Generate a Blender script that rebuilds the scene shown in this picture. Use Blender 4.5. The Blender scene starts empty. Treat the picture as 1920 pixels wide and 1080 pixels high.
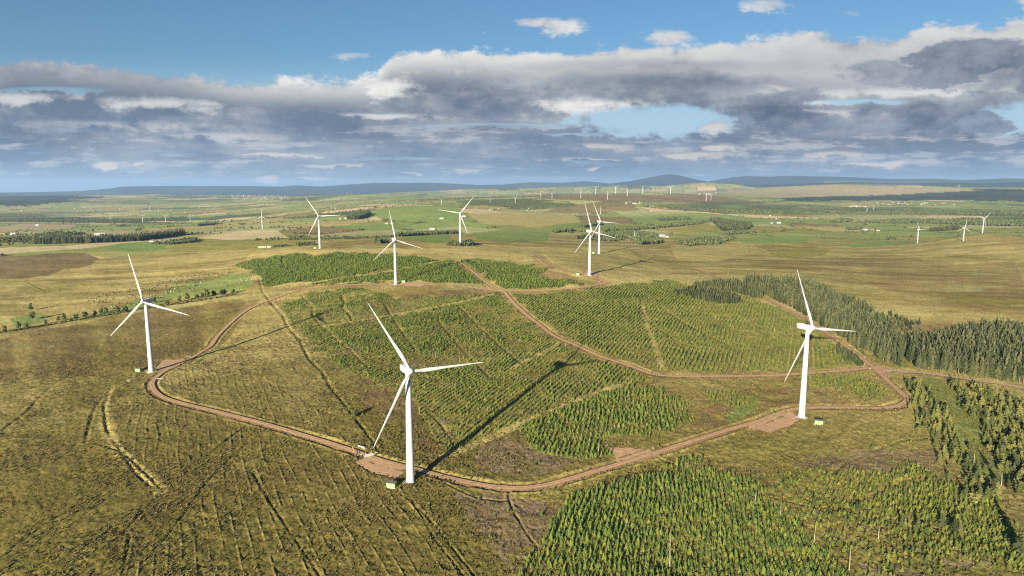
import bpy, bmesh, math, random
import numpy as np
random.seed(7); rng = np.random.default_rng(11)
S = bpy.context.scene; COL = S.collection; PI = math.pi
R = math.radians

# ------------------------------------------------------------------ survey: camera and photograph -> ground
F = 1230.0; YH = 352.0; TH = math.atan((540-YH)/F); H = 150.0
CT, ST = math.cos(TH), math.sin(TH); RE = 2*6371000*7/6
SUN_H, SUN_E = R(25), R(13.3)            # light travels towards heading 25 deg, 13.3 deg down

def ray(px, py):
    px = np.asarray(px, float); py = np.asarray(py, float)
    x = (px-960)/F; y = (540-py)/F
    return np.stack([x, CT+y*ST, -ST+y*CT], -1)
def project(x, y, z):
    z = z-H; d = y*CT-z*ST
    d = np.where(d < 1, 1, d)
    return 960+F*x/d, 540-F*(y*ST+z*CT)/d, d

# ------------------------------------------------------------------ noise
def _hash(ix, iy, seed):
    h = (ix.astype(np.int64)*374761393 + iy.astype(np.int64)*668265263 + seed*974711) & 0xffffffff
    h = ((h ^ (h >> 13))*1274126177) & 0xffffffff
    return ((h ^ (h >> 16)) & 0xffffff)/float(0xffffff)
def vnoise(x, y, seed=0):
    x0 = np.floor(x); y0 = np.floor(y); fx = x-x0; fy = y-y0
    fx = fx*fx*(3-2*fx); fy = fy*fy*(3-2*fy)
    a = _hash(x0, y0, seed); b = _hash(x0+1, y0, seed); c = _hash(x0, y0+1, seed); d = _hash(x0+1, y0+1, seed)
    return (a+(b-a)*fx)*(1-fy)+(c+(d-c)*fx)*fy
def fbm(x, y, octv=4, seed=0, gain=.5):
    s = 0; a = 1; t = 0
    for o in range(octv):
        s = s+a*vnoise(x*2**o+o*17.3, y*2**o-o*9.1, seed+o*31); t += a; a *= gain
    return s/t*2-1
def sstep(a, b, x):
    t = np.clip((x-a)/(b-a), 0, 1); return t*t*(3-2*t)

# ------------------------------------------------------------------ terrain
CP = []   # x, y, z
for c in [(-52.2,318.6,0),(-302.8,534,-2.8),(188.8,410,2.2),(-155.7,869,22.2),(105,883,33.3),(-355.9,1213,38.6),(-97.6,1235,42.6),(163.6,1230,27),
          (1171,1894,-8.5),(1356,1971,-8.5),(1312,1832,25),(-2203,4511,-84.8),(246,1166,20),(291,1494,18),(-74,1071,35),(-212,720,10),(36,516,8),
          (0,90,-10),(-90,60,-10),(90,60,-9),(0,20,-12)]: CP.append(c)
for px, py, z in [(0,1080,-8),(960,1080,-6),(1900,1080,-4),(480,900,-3),(1500,950,-2),(100,600,-8),(300,530,0),(0,530,-8),(200,480,2),(0,475,-5),
    (320,455,0),(470,440,-5),(100,440,-15),(250,430,-30),(100,420,-60),(300,417,-80),(200,400,-95),(0,400,-100),(100,380,-100),
    (700,440,5),(820,430,4),(600,440,0),(700,412,10),(820,390,40),(700,388,30),(1000,395,20),(1000,440,12),(1000,420,8),(1140,380,55),(1130,402,5),
    (1190,451,6),(1250,440,0),(1350,420,-5),(1330,403,0),(1500,430,-8),(1450,410,-15),(1900,447,10),(1640,600,10),(1800,560,8),(1900,520,5),(1700,500,5),
    (1500,500,12),(1400,480,10),(1700,470,0),(1660,690,5),(1900,700,0),(1900,800,-3),(1700,760,3),(1400,530,22),(1280,560,18),(1130,530,25),(945,545,20),
    (1260,700,6),(850,490,35),(450,500,15),(520,545,12),(960,370,10),(1117,364,85),(1257,364,85),(1324,377,25),(1625,395,-12),(1800,385,0),(1700,372,20),
    (1900,372,30),(650,372,20),(480,378,-40),(300,375,-60),(1500,365,60),(400,620,0),(250,800,-3)]:
    v = ray(px, py); t = (z-H)/v[2]; CP.append((v[0]*t, v[1]*t, z))
for a in (-40,-20,0,20,40):
    for d, z in ((16000,0),(40000,0)): CP.append((d*math.sin(R(a)), d*math.cos(R(a)), z if a > -15 else z-60))
CP = np.array(CP); _r = np.hypot(CP[:,0], CP[:,1]); _t = CP[:,2]+np.where(_r < 12000, _r**2/RE, 0)
def _q(x, y):
    az = np.clip(np.arctan2(x, y), -1.1, 1.1); return np.stack([az*1.6, np.log(np.hypot(x, y)+60)], -1)
Q = _q(CP[:,0], CP[:,1]); _n = len(Q)
def _phi(d2): return np.sqrt(d2+.004)
_A = np.zeros((_n+3, _n+3)); _D2 = ((Q[:,None]-Q[None])**2).sum(-1); _A[:_n,:_n] = _phi(_D2)-np.eye(_n)*.004
_P = np.c_[np.ones(_n), Q]; _A[:_n,_n:] = _P; _A[_n:,:_n] = _P.T
_W = np.linalg.solve(_A, np.r_[_t, 0, 0, 0])

HILLS = [  # distance, half depth, silhouette in photograph pixels
 (27000, 2600, [(-200,362),(0,361),(100,359.5),(150,358),(200,354),(232,349.5),(320,348),(450,348.5),(530,350),(556,347.5),(600,350),(640,347),(700,343.5),(820,343),(900,347),(940,346),(992,341.5),(1050,342),(1097,339),(1150,344),(1250,350),(1400,356),(1920,360),(2200,360)]),
 (23000, 2000, [(-200,372),(900,372),(1060,356),(1110,348),(1150,342.5),(1180,339),(1215,332),(1238,327),(1256,324),(1275,326.5),(1300,334),(1330,340),(1380,345),(1450,352),(1600,362),(2200,365)]),
 (25500, 1800, [(-200,372),(1100,372),(1280,349),(1330,339),(1370,332),(1396,329.5),(1440,331),(1477,329),(1530,331),(1600,333),(1667,336),(1755,335.5),(1808,338),(1850,336),(1896,334),(1960,336),(2200,342)]),
 (19000, 1500, [(-200,372),(1300,360),(1400,347),(1500,344),(1600,342),(1700,344),(1780,342),(1850,344),(1920,341),(2200,345)]),
 (14500, 1500, [(-200,372),(800,366),(900,357),(980,353),(1060,350),(1160,348),(1240,349),(1290,344),(1330,341.5),(1370,344),(1420,350),(1500,354),(1700,360),(2200,360)]),
 (11500, 1400, [(-200,378),(1300,365),(1400,356),(1440,351),(1520,347),(1580,345),(1660,347.5),(1720,348),(1790,350),(1850,352),(1920,352),(2200,352)]),
 (9800, 900, [(-200,380),(440,378),(520,372),(600,368),(640,364),(690,363),(760,365),(830,369),(900,376),(1000,380),(2200,380)]),
 (15000, 1800, [(-200,367),(0,368),(150,367),(300,364),(420,366),(600,368),(800,358),(900,354),(960,352.5),(1050,356),(1200,370),(2200,372)]),
]
_HP = []
for d0, w, pts in HILLS:
    az, hz = [], []
    for px, py in pts:
        v = ray(px, py); rho = math.hypot(v[0], v[1]); az.append(math.atan2(v[0], v[1])); hz.append(H+d0*v[2]/rho+d0*d0/RE)
    _HP.append((d0, w, np.array(az), np.array(hz)))
def _base_exact(x, y):
    x = np.asarray(x, float); y = np.asarray(y, float); shp = x.shape; x = x.ravel(); y = y.ravel()
    out = np.empty_like(x); r = np.hypot(x, y)
    for i in range(0, len(x), 40000):
        q = _q(x[i:i+40000], y[i:i+40000]); d2 = ((q[:,None,:]-Q[None])**2).sum(-1)
        out[i:i+40000] = _phi(d2)@_W[:_n]+_W[_n]+q@_W[_n+1:]
    az = np.arctan2(x, y)
    out = out*(1-sstep(1.0, 1.5, np.abs(az))*sstep(200, 900, r))
    m = r > 6500
    if m.any():
        xm, ym, rm, am = x[m], y[m], r[m], az[m]; b = out[m]
        nz = fbm(xm/2600, ym/2600, 4, 5)
        for d0, w, A, Z in _HP:
            g = np.exp(-((rm-d0*(1+.03*np.sin(am*9)))/w)**2)
            b = b+np.maximum(np.interp(am, A, Z)-b, 0)*g*(1+.10*nz*(1-g))
        out[m] = b+nz*10
    m = r < 7000
    out[m] += fbm(x[m]/170, y[m]/170, 3, 3)*np.clip(r[m]/1000, .35, 2.2)*1.3*sstep(7000, 5000, r[m])
    return (out-r*r/RE).reshape(shp)
_LA = np.linspace(-PI, PI, 2601); _LR = np.linspace(math.log(4), math.log(90000), 950)
_TB = _base_exact(np.exp(_LR)[:,None]*np.sin(_LA)[None], np.exp(_LR)[:,None]*np.cos(_LA)[None])
def base_h(x, y):
    x = np.asarray(x, float); y = np.asarray(y, float)
    a = (np.arctan2(x, y)+PI)/(2*PI)*2600; l = (np.log(np.maximum(np.hypot(x, y), 4.001))-_LR[0])/(_LR[1]-_LR[0])
    i = np.clip(l.astype(int), 0, 948); j = np.clip(a.astype(int), 0, 2599); fi = np.clip(l-i, 0, 1); fj = a-j
    return (_TB[i,j]*(1-fj)+_TB[i,j+1]*fj)*(1-fi)+(_TB[i+1,j]*(1-fj)+_TB[i+1,j+1]*fj)*fi
_rs = np.exp(np.linspace(math.log(60), math.log(45000), 900))
def ground(px, py):
    """where the line of sight through a photograph pixel meets the terrain"""
    v = ray(px, py).reshape(-1, 3); rho = np.hypot(v[:,0], v[:,1]); u = v[:,:2]/rho[:,None]; s = v[:,2]/rho
    X = u[:,0:1]*_rs; Y = u[:,1:2]*_rs; g = base_h(X, Y)-(H+s[:,None]*_rs)
    k = np.argmax(g > 0, 1); k = np.where((g > 0).any(1), k, len(_rs)-1); k = np.maximum(k, 1); i = np.arange(len(k))
    a, b = g[i,k-1], g[i,k]; f = np.clip(-a/np.where(b-a == 0, 1, b-a), 0, 1); rr = _rs[k-1]+(_rs[k]-_rs[k-1])*f
    return u*rr[:,None]
def catmull(pts, n=8):
    p = np.array(pts, float); p = np.vstack([2*p[0]-p[1], p, 2*p[-1]-p[-2]]); out = []
    for i in range(1, len(p)-2):
        t = np.linspace(0, 1, n, endpoint=False)[:,None]; a, b, c, d = p[i-1], p[i], p[i+1], p[i+2]
        out.append(.5*((2*b)+(c-a)*t+(2*a-5*b+4*c-d)*t**2+(3*b-a-3*c+d)*t**3))
    return np.vstack(out+[p[-2:-1]])
def wline(pts, n=8):
    c = catmull(pts, n); return ground(c[:,0], c[:,1])

# ------------------------------------------------------------------ lines on the land
ROADS = [  # (width m, pixels)
 (4.2, [(945,546),(900,541),(860,536),(800,534),(745,534),(690,533),(640,535),(590,540),(545,549),(510,562),(480,573),(455,587),(430,608),(407,632),(396,648),(378,660),(352,675),(325,688),(302,700),(288,713),(285,723),(297,739),(330,753),(400,770),(480,790),(560,813),(620,831),(660,844),(690,855),(740,870),(790,882),(850,898),(910,910),(960,915),(1010,912),(1060,900),(1120,882),(1180,864),(1240,845),(1300,826),(1360,807),(1420,790),(1440,782),(1477,769),(1515,764),(1590,764),(1652,765),(1685,760),(1702,749),(1690,736),(1665,714),(1640,690),(1620,675),(1590,652),(1552,625),(1515,600),(1475,579),(1440,561)]),
 (4.2, [(945,546),(960,564),(985,588),(1010,607),(1042,631),(1080,647),(1130,669),(1185,687),(1222,701),(1260,705),(1335,705),(1435,704),(1540,698),(1627,690),(1645,690)]),
 (4.2, [(945,546),(928,539),(908,527),(885,508),(868,495),(848,487)]),
 (4.2, [(945,546),(1000,545),(1035,544),(1085,540),(1115,535),(1138,530),(1122,524),(1100,515),(1080,511),(1055,505),(1030,495),(1017,487),(1007,479),(992,474)]),
 (3.6, [(1275,499),(1310,507),(1330,514),(1350,524)]),
 (3.2, [(1210,464),(1219,470),(1226,479)]),
 (3.8, [(1655,694),(1690,696),(1737,700),(1790,707),(1852,716),(1925,728)]),
]
PADS = [[(664,868),(692,853),(720,862),(768,876),(757,888),(740,898),(700,889)],
        [(290,690),(305,676),(345,674),(352,676),(330,687),(302,699)],
        [(1398,795),(1440,782),(1478,770),(1490,775),(1498,789),(1480,800),(1440,811),(1405,803)],
        [(1125,828),(1140,838),(1175,840),(1225,843),(1215,852),(1180,863),(1158,866),(1150,848)],
        [(1085,515),(1100,509),(1125,512),(1118,524),(1098,517)],
        [(760,530),(790,531),(806,533),(790,537),(758,537)],
        [(1640,686),(1668,690),(1672,696),(1662,708),(1650,700)],
        [(1120,526),(1142,526),(1146,531),(1125,535)]]
DITCH = [
 (1.0,[(505,565),(530,592),(542,615),(562,640),(580,672),(605,700),(620,725),(650,762),(665,782),(688,812),(712,850)]),
 (.9,[(566,555),(587,577),(586,588),(600,607),(630,637),(655,655),(690,690)]),
 (.8,[(640,555),(645,567),(643,578),(655,590),(659,601)]),
 (.8,[(485,520),(492,545),(505,565)]),
 (.8,[(475,550),(375,597),(317,622),(250,655),(175,685),(125,706),(100,722),(70,750),(50,772),(5,807)]),
 (.8,[(237,715),(207,730),(200,747),(195,765),(200,802),(212,825),(237,862),(262,895),(290,915)]),
 (.8,[(207,730),(178,765),(166,800),(160,830)]),
 (.9,[(500,772),(437,815),(350,885),(310,917),(235,995),(242,1002),(237,1040),(230,1077)]),
 (.9,[(520,790),(450,842),(390,902),(355,950),(300,1020),(250,1077)]),
 (.7,[(300,915),(265,880),(230,850),(180,832)]),
 (.8,[(955,918),(955,940),(975,980),(1010,1030)]),
 (.8,[(1230,855),(1245,862),(1260,868)]),
 (.7,[(770,935),(800,985),(830,1030),(870,1080)]),
 (.7,[(745,920),(790,960),(835,1010),(890,1080)]),
 (.7,[(1410,925),(1500,945),(1600,960),(1700,975),(1760,990)]),
 (.6,[(1610,940),(1670,910),(1730,893)]),
 (.6,[(1560,890),(1600,862),(1680,830),(1740,822)]),
 (.6,[(800,770),(830,800),(860,850)]),(.6,[(760,760),(775,800)]),
 (.7,[(860,575),(905,620),(960,668),(1000,700)]),(.6,[(820,600),(870,660),(920,710)]),
 (.6,[(720,570),(745,610),(780,660)]),
 (.5,[(50,528),(85,545),(108,548)]),(.6,[(830,905),(900,935),(955,940)]),
 (.6,[(1200,560),(1215,600),(1270,640),(1310,655)]),(.6,[(1240,575),(1290,610),(1370,650)]),
 (.7,[(535,478),(528,488),(535,500)]),(.7,[(620,475),(616,484)]),
 (.6,[(600,1080),(520,960),(470,880)]),(.5,[(0,1045),(80,985),(160,940),(200,935)]),
]
TRACK = [  # grassy paler rides without trees: (width, pixels)
 (9,[(600,612),(680,600),(760,585),(860,567),(925,552)]),
 (8,[(515,538),(600,527),(690,514),(760,503),(835,487)]),
 (7,[(830,858),(900,830),(1000,785),(1080,752),(1160,722)]),
 (5,[(960,690),(1020,660),(1050,640)]),
 (6,[(300,915),(262,880),(225,845),(190,790)]),
 (7,[(245,712),(207,732),(196,768),(210,820),(236,862),(285,900),(300,922)]),
 (6,[(1205,575),(1212,610),(1228,650),(1240,690)]),
 (3,[(1625,470),(1700,458),(1800,452),(1920,446)]),(2.5,[(1550,486),(1580,473),(1590,468)]),
 (3,[(1350,524),(1365,512),(1340,500),(1290,490)]),
]
road_w = [(w, wline(p, 7)) for w, p in ROADS]
pad_w = [ground(*np.array(p, float).T) for p in PADS]
ditch_w = [(a, wline(p, 8)) for a, p in DITCH]
track_w = [(w, wline(p, 8)) for w, p in TRACK]

# ------------------------------------------------------------------ ground grid (one sheet to the horizon)
AZ = np.r_[np.linspace(-180,-44,60)[:-1], np.linspace(-44,44,1250), np.linspace(44,180,60)[1:]]*PI/180
el = np.r_[np.linspace(80,37,14)[:-1], np.linspace(37,6,600)[:-1], np.linspace(6,2,170)[:-1], np.linspace(2,.30,150)]
RR = np.r_[3, 130/np.tan(np.radians(el))]; RR = np.r_[RR, np.linspace(RR[-1], 60000, 60)[1:]]
NI, NJ = len(RR), len(AZ)
def dist_to(lines, wmax):
    D = np.full((NI, NJ), 1e6, np.float32); SG = np.zeros((NI, NJ), np.float32); WI = np.zeros((NI, NJ), np.float32)
    sA, cA = np.sin(AZ), np.cos(AZ)
    for w, L in lines:
        for a, b in zip(L[:-1], L[1:]):
            ra, rb = np.hypot(*a), np.hypot(*b)
            if abs(ra-rb) > 400: continue
            i0, i1 = np.searchsorted(RR, [min(ra,rb)-wmax, max(ra,rb)+wmax]); i0 = max(i0-1, 0); i1 += 1
            aa = sorted((math.atan2(*a), math.atan2(*b))); m = wmax/max(min(ra,rb), 20)
            j0, j1 = np.searchsorted(AZ, [aa[0]-m, aa[1]+m]); j0 = max(j0-1, 0); j1 += 1
            X = RR[i0:i1,None]*sA[None,j0:j1]; Y = RR[i0:i1,None]*cA[None,j0:j1]
            e = b-a; l2 = (e**2).sum()+1e-9; t = np.clip(((X-a[0])*e[0]+(Y-a[1])*e[1])/l2, 0, 1)
            dx = X-a[0]-t*e[0]; dy = Y-a[1]-t*e[1]; d = np.hypot(dx, dy); sub = D[i0:i1,j0:j1]; k = d < sub
            sub[k] = d[k]; SG[i0:i1,j0:j1][k] = np.sign(e[0]*dy-e[1]*dx)[k]; WI[i0:i1,j0:j1][k] = w
    return D, SG, WI
def inpoly(px, py, poly):
    poly = np.asarray(poly, float); ins = np.zeros(px.shape, bool)
    bb = (px >= poly[:,0].min()) & (px <= poly[:,0].max()) & (py >= poly[:,1].min()) & (py <= poly[:,1].max())
    X, Y = px[bb], py[bb]; c = np.zeros(X.shape, bool)
    for (x0,y0),(x1,y1) in zip(poly, np.roll(poly, -1, 0)):
        if y0 == y1: continue
        k = ((y0 > Y) != (y1 > Y)) & (X < (x1-x0)*(Y-y0)/(y1-y0)+x0); c ^= k
    ins[bb] = c; return ins
GX = RR[:,None]*np.sin(AZ)[None]; GY = RR[:,None]*np.cos(AZ)[None]; GR = np.broadcast_to(RR[:,None], GX.shape)
GZ = base_h(GX, GY)
PX, PY, PD = project(GX, GY, GZ); front = GY > 20
PX = np.where(front, PX, -9999)
droad, _, wroad = dist_to(road_w, 16); ddit, sdit, adit = dist_to(ditch_w, 9); dtrk, _, wtrk = dist_to(track_w, 14)
pad_in = np.zeros(GX.shape, bool)
for p in PADS: pad_in |= inpoly(PX, PY, p) & (GR < 1500)
drow = np.gradient(RR)[:,None]
onroad = np.maximum(1-sstep(0, 2.5, droad-wroad/2), pad_in*1.0)
roadflat = np.maximum(1-sstep(0, 3, droad-wroad/2-drow*1.1), pad_in*1.0)

def micro(x, y, r):
    n = sstep(1500, 500, r)
    z = fbm(x/42, y/42, 3, 21)*.9*sstep(5000, 2500, r)
    z += fbm(x/9, y/9, 3, 22)*.42*sstep(3000, 900, r)
    z += (fbm(x/2.6, y/2.6, 3, 23, .7))*.42*n
    return z
MZ = micro(GX, GY, GR)
# drain ridges of the ploughed moor, heading -27 deg
ca, sa = math.cos(R(-27)), math.sin(R(-27))
cross = GX*ca-GY*sa+fbm(GX/60, GY/60, 2, 31)*3.5; along = GX*sa+GY*ca
lin = np.abs(((cross/5.6) % 1)-.5)*2
brk = sstep(-.6, -.1, fbm(np.floor(cross/5.6)*3.1, along/22, 2, 32))
PLOUGH = [(300,715),(345,690),(470,700),(560,735),(640,810),(690,860),(740,910),(830,1000),(900,1090),(230,1090),(330,980),(430,880),(430,800),(330,765)]
PL2 = [(200,760),(285,735),(420,790),(440,815),(330,890),(270,880),(215,830)]
warpx = PX+fbm(GX/18, GY/18, 3, 41)*22; warpy = PY+fbm(GX/18, GY/18, 3, 42)*9
near = GR < 1300
plough = (inpoly(warpx, warpy, PLOUGH) | inpoly(warpx, warpy, PL2))*near
ridge = np.exp(-(lin/.13)**2)*brk*plough*sstep(-.7,.3,fbm(GX/5,GY/5,2,33))
MZ += ridge*.36
w2 = np.clip(GR/480, .55, 1.7)
jit = 1+.7*fbm(GX/7, GY/7, 2, 51); n0 = .8*fbm(GX/30, GY/30, 2, 52)
MZ += -adit*.62*np.exp(-(ddit/(.85*w2))**2)*np.clip(jit+n0,.1,1.6) + adit*.22*np.exp(-((ddit-2.2*w2)/(.9*w2))**2)*np.where(sdit > 0, 1, .45)*jit
MZ *= (1-roadflat); MZ -= roadflat*(.10+drow*.012)
# low banks each side of the roads
MZ += .55*np.exp(-((droad-wroad/2-3.2)/1.1)**2)*(.5+fbm(GX/6, GY/6, 2, 61))*(GR < 1100)-.35*np.exp(-((droad-wroad/2-1.6)/.8)**2)*(GR < 900)*(1-pad_in)

# ------------------------------------------------------------------ land cover (vegetation colours, far cloud shadow painted in)
def lc(c): return np.array(c, float)
GOLD=lc((.395,.325,.130)); OLIVE=lc((.200,.166,.048)); BROWN=lc((.210,.146,.072)); HEATH=lc((.150,.100,.056)); GREEN=lc((.205,.240,.070)); LUSH=lc((.200,.275,.080))
STRAW=lc((.60,.49,.29)); DKGRN=lc((.065,.085,.036)); BRUSH=lc((.27,.215,.15)); MOSS=lc((.250,.222,.064)); RUSH=lc((.060,.065,.022)); PALEG=lc((.36,.36,.17)); FARB=lc((.020,.030,.028))
n1 = fbm(GX/120, GY/120, 4, 71); n2 = fbm(GX/26, GY/26, 4, 72); n3 = fbm(GX/6, GY/6, 3, 73)
sx = GX*math.cos(.35)-GY*math.sin(.35); sy = GX*math.sin(.35)+GY*math.cos(.35)
n4 = fbm(GX/420+3, GY/60, 4, 74)
C = np.empty(GX.shape+(3,))
def lay(col, m):
    global C
    m = np.clip(m, 0, 1)[...,None]; C = C*(1-m)+col*m
C[:] = GOLD
lay(OLIVE, sstep(-.1,.5, n1+.4*n2)*.7); lay(BROWN, sstep(.05,.6, n4+.3*n2)*.75); lay(MOSS, sstep(.1,.5, fbm(GX/75, GY/50, 4, 75))*.5)
lay(GOLD*1.15, sstep(.15,.5, fbm(GX/300, GY/45, 4, 76))*.6*(GR > 600))
st1 = fbm(GX/230+7, GY/38, 4, 151); st2 = fbm(GX/90, GY/17, 4, 152); mid = sstep(620, 900, GR)
lay(BROWN*.85, mid*sstep(.12,.45,st1)*.6); lay(GOLD*1.35, mid*sstep(.18,.5,-st1)*.55); lay(OLIVE*1.1, mid*sstep(.12,.5,st2)*.55); lay(PALEG*1.15, mid*sstep(.22,.5,-st2)*.6)
fore = sstep(720, 430, GR-GX*.15)*(1-.62*sstep(-30, 140, GX))                        # the near moor: darker, more so at left, with rushes
lay(OLIVE*.74, fore*.9); lay(BROWN*.55, fore*sstep(-.05,.6, fbm(GX/55, GY/55, 4, 77))*.42); lay(MOSS*.66, fore*sstep(.05,.5, fbm(GX/30, GY/30, 4, 78))*.6)
lay(RUSH, fore*sstep(.15,.55, n3*.7+n2*.5)*.4)
c3 = GX*math.cos(R(36))-GY*math.sin(R(36)); a3 = GX*math.sin(R(36))+GY*math.cos(R(36)); strea = fbm(c3/1.5, a3/38, 3, 79); lay(RUSH*1.2, (GR < 900)*sstep(.15,.5,strea)*.45*sstep(-.1,.4,n1)); lay(GOLD*.8, (GR < 900)*sstep(.2,.5,-strea)*.35*sstep(-.1,.4,n1))
named = np.zeros(GX.shape, bool)
def poly(col, pts, amt=1., wx=14, wy=5, seed=0, rmax=1e9, sc=20, soft=None):
    P = np.array(pts, float); (x0, y0), (x1, y1) = P.min(0), P.max(0)
    k = (PX > x0-wx) & (PX < x1+wx) & (PY > y0-wy) & (PY < y1+wy) & (GR < rmax) & front
    gx_, gy_, s = GX[k], GY[k], np.clip(GR[k]/500, 1, 12)*sc
    fx = PX[k]+fbm(gx_/s, gy_/s, 3, 300+seed)*wx; fy = PY[k]+fbm(gx_/s+50, gy_/s, 3, 340+seed)*wy
    m = inpoly(fx, fy, pts)*amt
    if soft: m = m*sstep(-soft, soft, fbm(gx_/s*1.7, gy_/s*1.7, 4, 380+seed)+.15)
    C[k] = C[k]*(1-m[:,None])+col*m[:,None]
    if 10 <= seed < 40: named[k] |= m > .5
# field patchwork of the valleys
def voronoi(x, y, cs, seed):
    ix, iy = np.floor(x/cs), np.floor(y/cs); best = np.full(x.shape, 1e9); sec = best.copy(); idv = np.zeros(x.shape)
    for i in (-1,0,1):
        for j in (-1,0,1):
            cx, cy = ix+i, iy+j; qx = (cx+.15+.7*_hash(cx,cy,seed))*cs; qy = (cy+.15+.7*_hash(cx,cy,seed+1))*cs
            d = np.maximum(np.abs(x-qx), np.abs(y-qy))*.6+.4*np.hypot(x-qx, y-qy); k = d < best
            sec = np.where(k, best, np.minimum(sec, d)); idv = np.where(k, _hash(cx,cy,seed+2), idv); best = np.where(k, d, best)
    return idv, sec-best
wx_ = GX+fbm(GX/900, GY/900, 2, 81)*160; wy_ = GY+fbm(GX/900, GY/900, 2, 82)*160
vx = wx_*math.cos(.4)-wy_*math.sin(.4); vy = wx_*math.sin(.4)+wy_*math.cos(.4)
fid, fed = voronoi(vx, vy, 330., 91)
pal = np.array([GOLD*.95, PALEG, LUSH*1.1, LUSH, GOLD, GREEN, MOSS, PALEG*.9, LUSH*1.2, STRAW*.95, PALEG*1.1, GREEN*1.1, BROWN, LUSH])
fcol = pal[(fid*len(pal)*.999).astype(int)]
inval = np.clip(sstep(1700, 2300, GR+GX*-.25+n1*150)-sstep(300,900,GX)*sstep(2400,1900,GR), 0, 1)
wood_n = sstep(.20,.30, fbm(GX/900, GY/700, 4, 95)+.12*fbm(GX/120, GY/120, 2, 96))*sstep(2600, 3600, GR)
m = (inval*.85)[...,None]; C = C*(1-m)+(fcol*.95+PALEG*.10)*m
lay(DKGRN, wood_n*inval*.75); lay(DKGRN*1.3, sstep(14, 6, fed)*sstep(2000,2600,GR)*.7*inval)
# blue distance: cloud shadow painted into the ground colour, far hills and right belt
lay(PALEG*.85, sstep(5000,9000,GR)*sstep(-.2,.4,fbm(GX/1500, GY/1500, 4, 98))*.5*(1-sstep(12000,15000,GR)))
lay(FARB*1.4, sstep(13500, 17500, GR)*sstep(-.45,.05, fbm(GX/3500, GY/3500, 4, 97)+.25)); lay(FARB, sstep(17000, 20000, GR)*.9); lay(OLIVE*.45, sstep(16000, 18000, GR)*sstep(.0,.5,fbm(GX/1700, GY/2600, 5, 99))*.7)  # far hills darkened in their colour to stand for cloud shadow
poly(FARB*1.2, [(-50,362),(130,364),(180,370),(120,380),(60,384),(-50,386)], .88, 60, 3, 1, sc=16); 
poly(FARB*1.2, [(1430,372),(1500,370),(1640,366),(1800,358),(1960,354),(1960,378),(1800,376),(1600,376),(1480,378)], .88, 60, 3.5, 2, sc=16)  # band of cloud shadow on the right plain, laid into ground colour
poly(STRAW*.62, [(1330,362),(1440,352),(1580,346),(1720,349),(1800,351),(1830,356),(1700,364),(1500,369),(1400,366)], .8, 30, 3, 3, sc=60)
poly(BROWN*1.1, [(1000,366),(1100,363),(1300,364),(1420,375),(1300,380),(1140,378),(1010,372)], .8, 30, 2, 4, sc=60)
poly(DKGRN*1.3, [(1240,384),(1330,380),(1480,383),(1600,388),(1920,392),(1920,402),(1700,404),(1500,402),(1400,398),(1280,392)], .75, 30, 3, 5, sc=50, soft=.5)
poly(BROWN, [(1010,398),(1060,386),(1130,377),(1190,381),(1200,394),(1130,400)], .75, 10, 3, 6)
# named fields
for k, (c, p) in enumerate([
 (STRAW, [(365,447),(410,438),(455,433),(520,431.5),(541,446),(500,448.5),(440,449)]), (STRAW*.95, [(-40,465),(0,464),(130,460.5),(200,453),(275,445),(292,449.5),(210,460),(140,467),(0,476),(-40,478)]),
 (STRAW*.9,[(220,452),(360,444),(366,447),(280,455)]), (STRAW*.75,[(85,449),(170,437),(230,434),(260,440),(130,450)]), (STRAW*.7,[(0,424),(60,419),(145,421),(140,428),(40,431),(0,432)]),
 (LUSH, [(170,465),(230,456),(275,453),(316,457),(305,470),(240,473)]), (MOSS*1.2,[(316,457),(370,450),(560,452),(590,458),(500,468),(330,470)]),
 (LUSH*1.1,[(690,396),(740,388),(800,386),(850,388),(873,403),(846,418),(780,417),(720,411)]), (LUSH,[(600,424),(690,421),(770,420),(772,428),(700,433),(640,427)]),
 (PALEG*1.1,[(770,431),(860,425),(940,430),(900,437),(780,439)]), (LUSH*.95,[(745,441),(840,439.5),(852,456),(800,455),(755,446)]), (LUSH,[(885,436),(960,431),(1035,434),(1030,453),(930,452),(890,449)]),
 (GOLD*1.1,[(870,402),(960,398),(1080,405),(1100,420),(1020,426),(900,420)]), (LUSH,[(1010,425),(1080,418),(1140,416),(1150,424),(1060,432)]),
 (STRAW*.85,[(1185,389),(1210,385),(1235,387),(1260,391),(1220,394)]), (LUSH*1.1,[(1180,409),(1250,402),(1310,399),(1370,403),(1408,412),(1340,416),(1210,420)]),
 (PALEG,[(1150,396),(1290,396),(1310,399),(1250,402),(1180,406)]), (MOSS*1.2,[(1235,433),(1330,418),(1345,431),(1290,437)]), (LUSH*1.05,[(1375,448),(1500,440),(1520,450),(1500,456),(1400,457)]),
 (PALEG,[(1500,405),(1600,399),(1760,403),(1690,411),(1560,412)]), (GOLD*1.08,[(1260,462),(1400,458),(1440,470),(1340,490),(1270,486)]), (MOSS*1.1,[(1440,475),(1500,464),(1560,465),(1540,480),(1460,485)]),
 (LUSH,[(1560,458),(1660,454),(1705,453),(1700,458),(1600,464)])]): poly(c, p, .9, 8 if k < 5 else 12, 1.2, 10+k, sc=14)
poly(HEATH, [(-60,478),(0,476),(150,474),(190,482),(170,495),(90,515),(0,520),(-60,520)], .75, 40, 6, 40)
poly(LUSH*.95, [(120,606),(230,575),(300,548),(380,525),(450,510),(478,514),(480,536),(440,545),(330,562),(200,592)], .75, 22, 7, 41, sc=14)
poly(LUSH*.9, [(20,598),(70,585),(100,592),(80,605),(30,612)], .8, 10, 4, 42)
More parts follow.
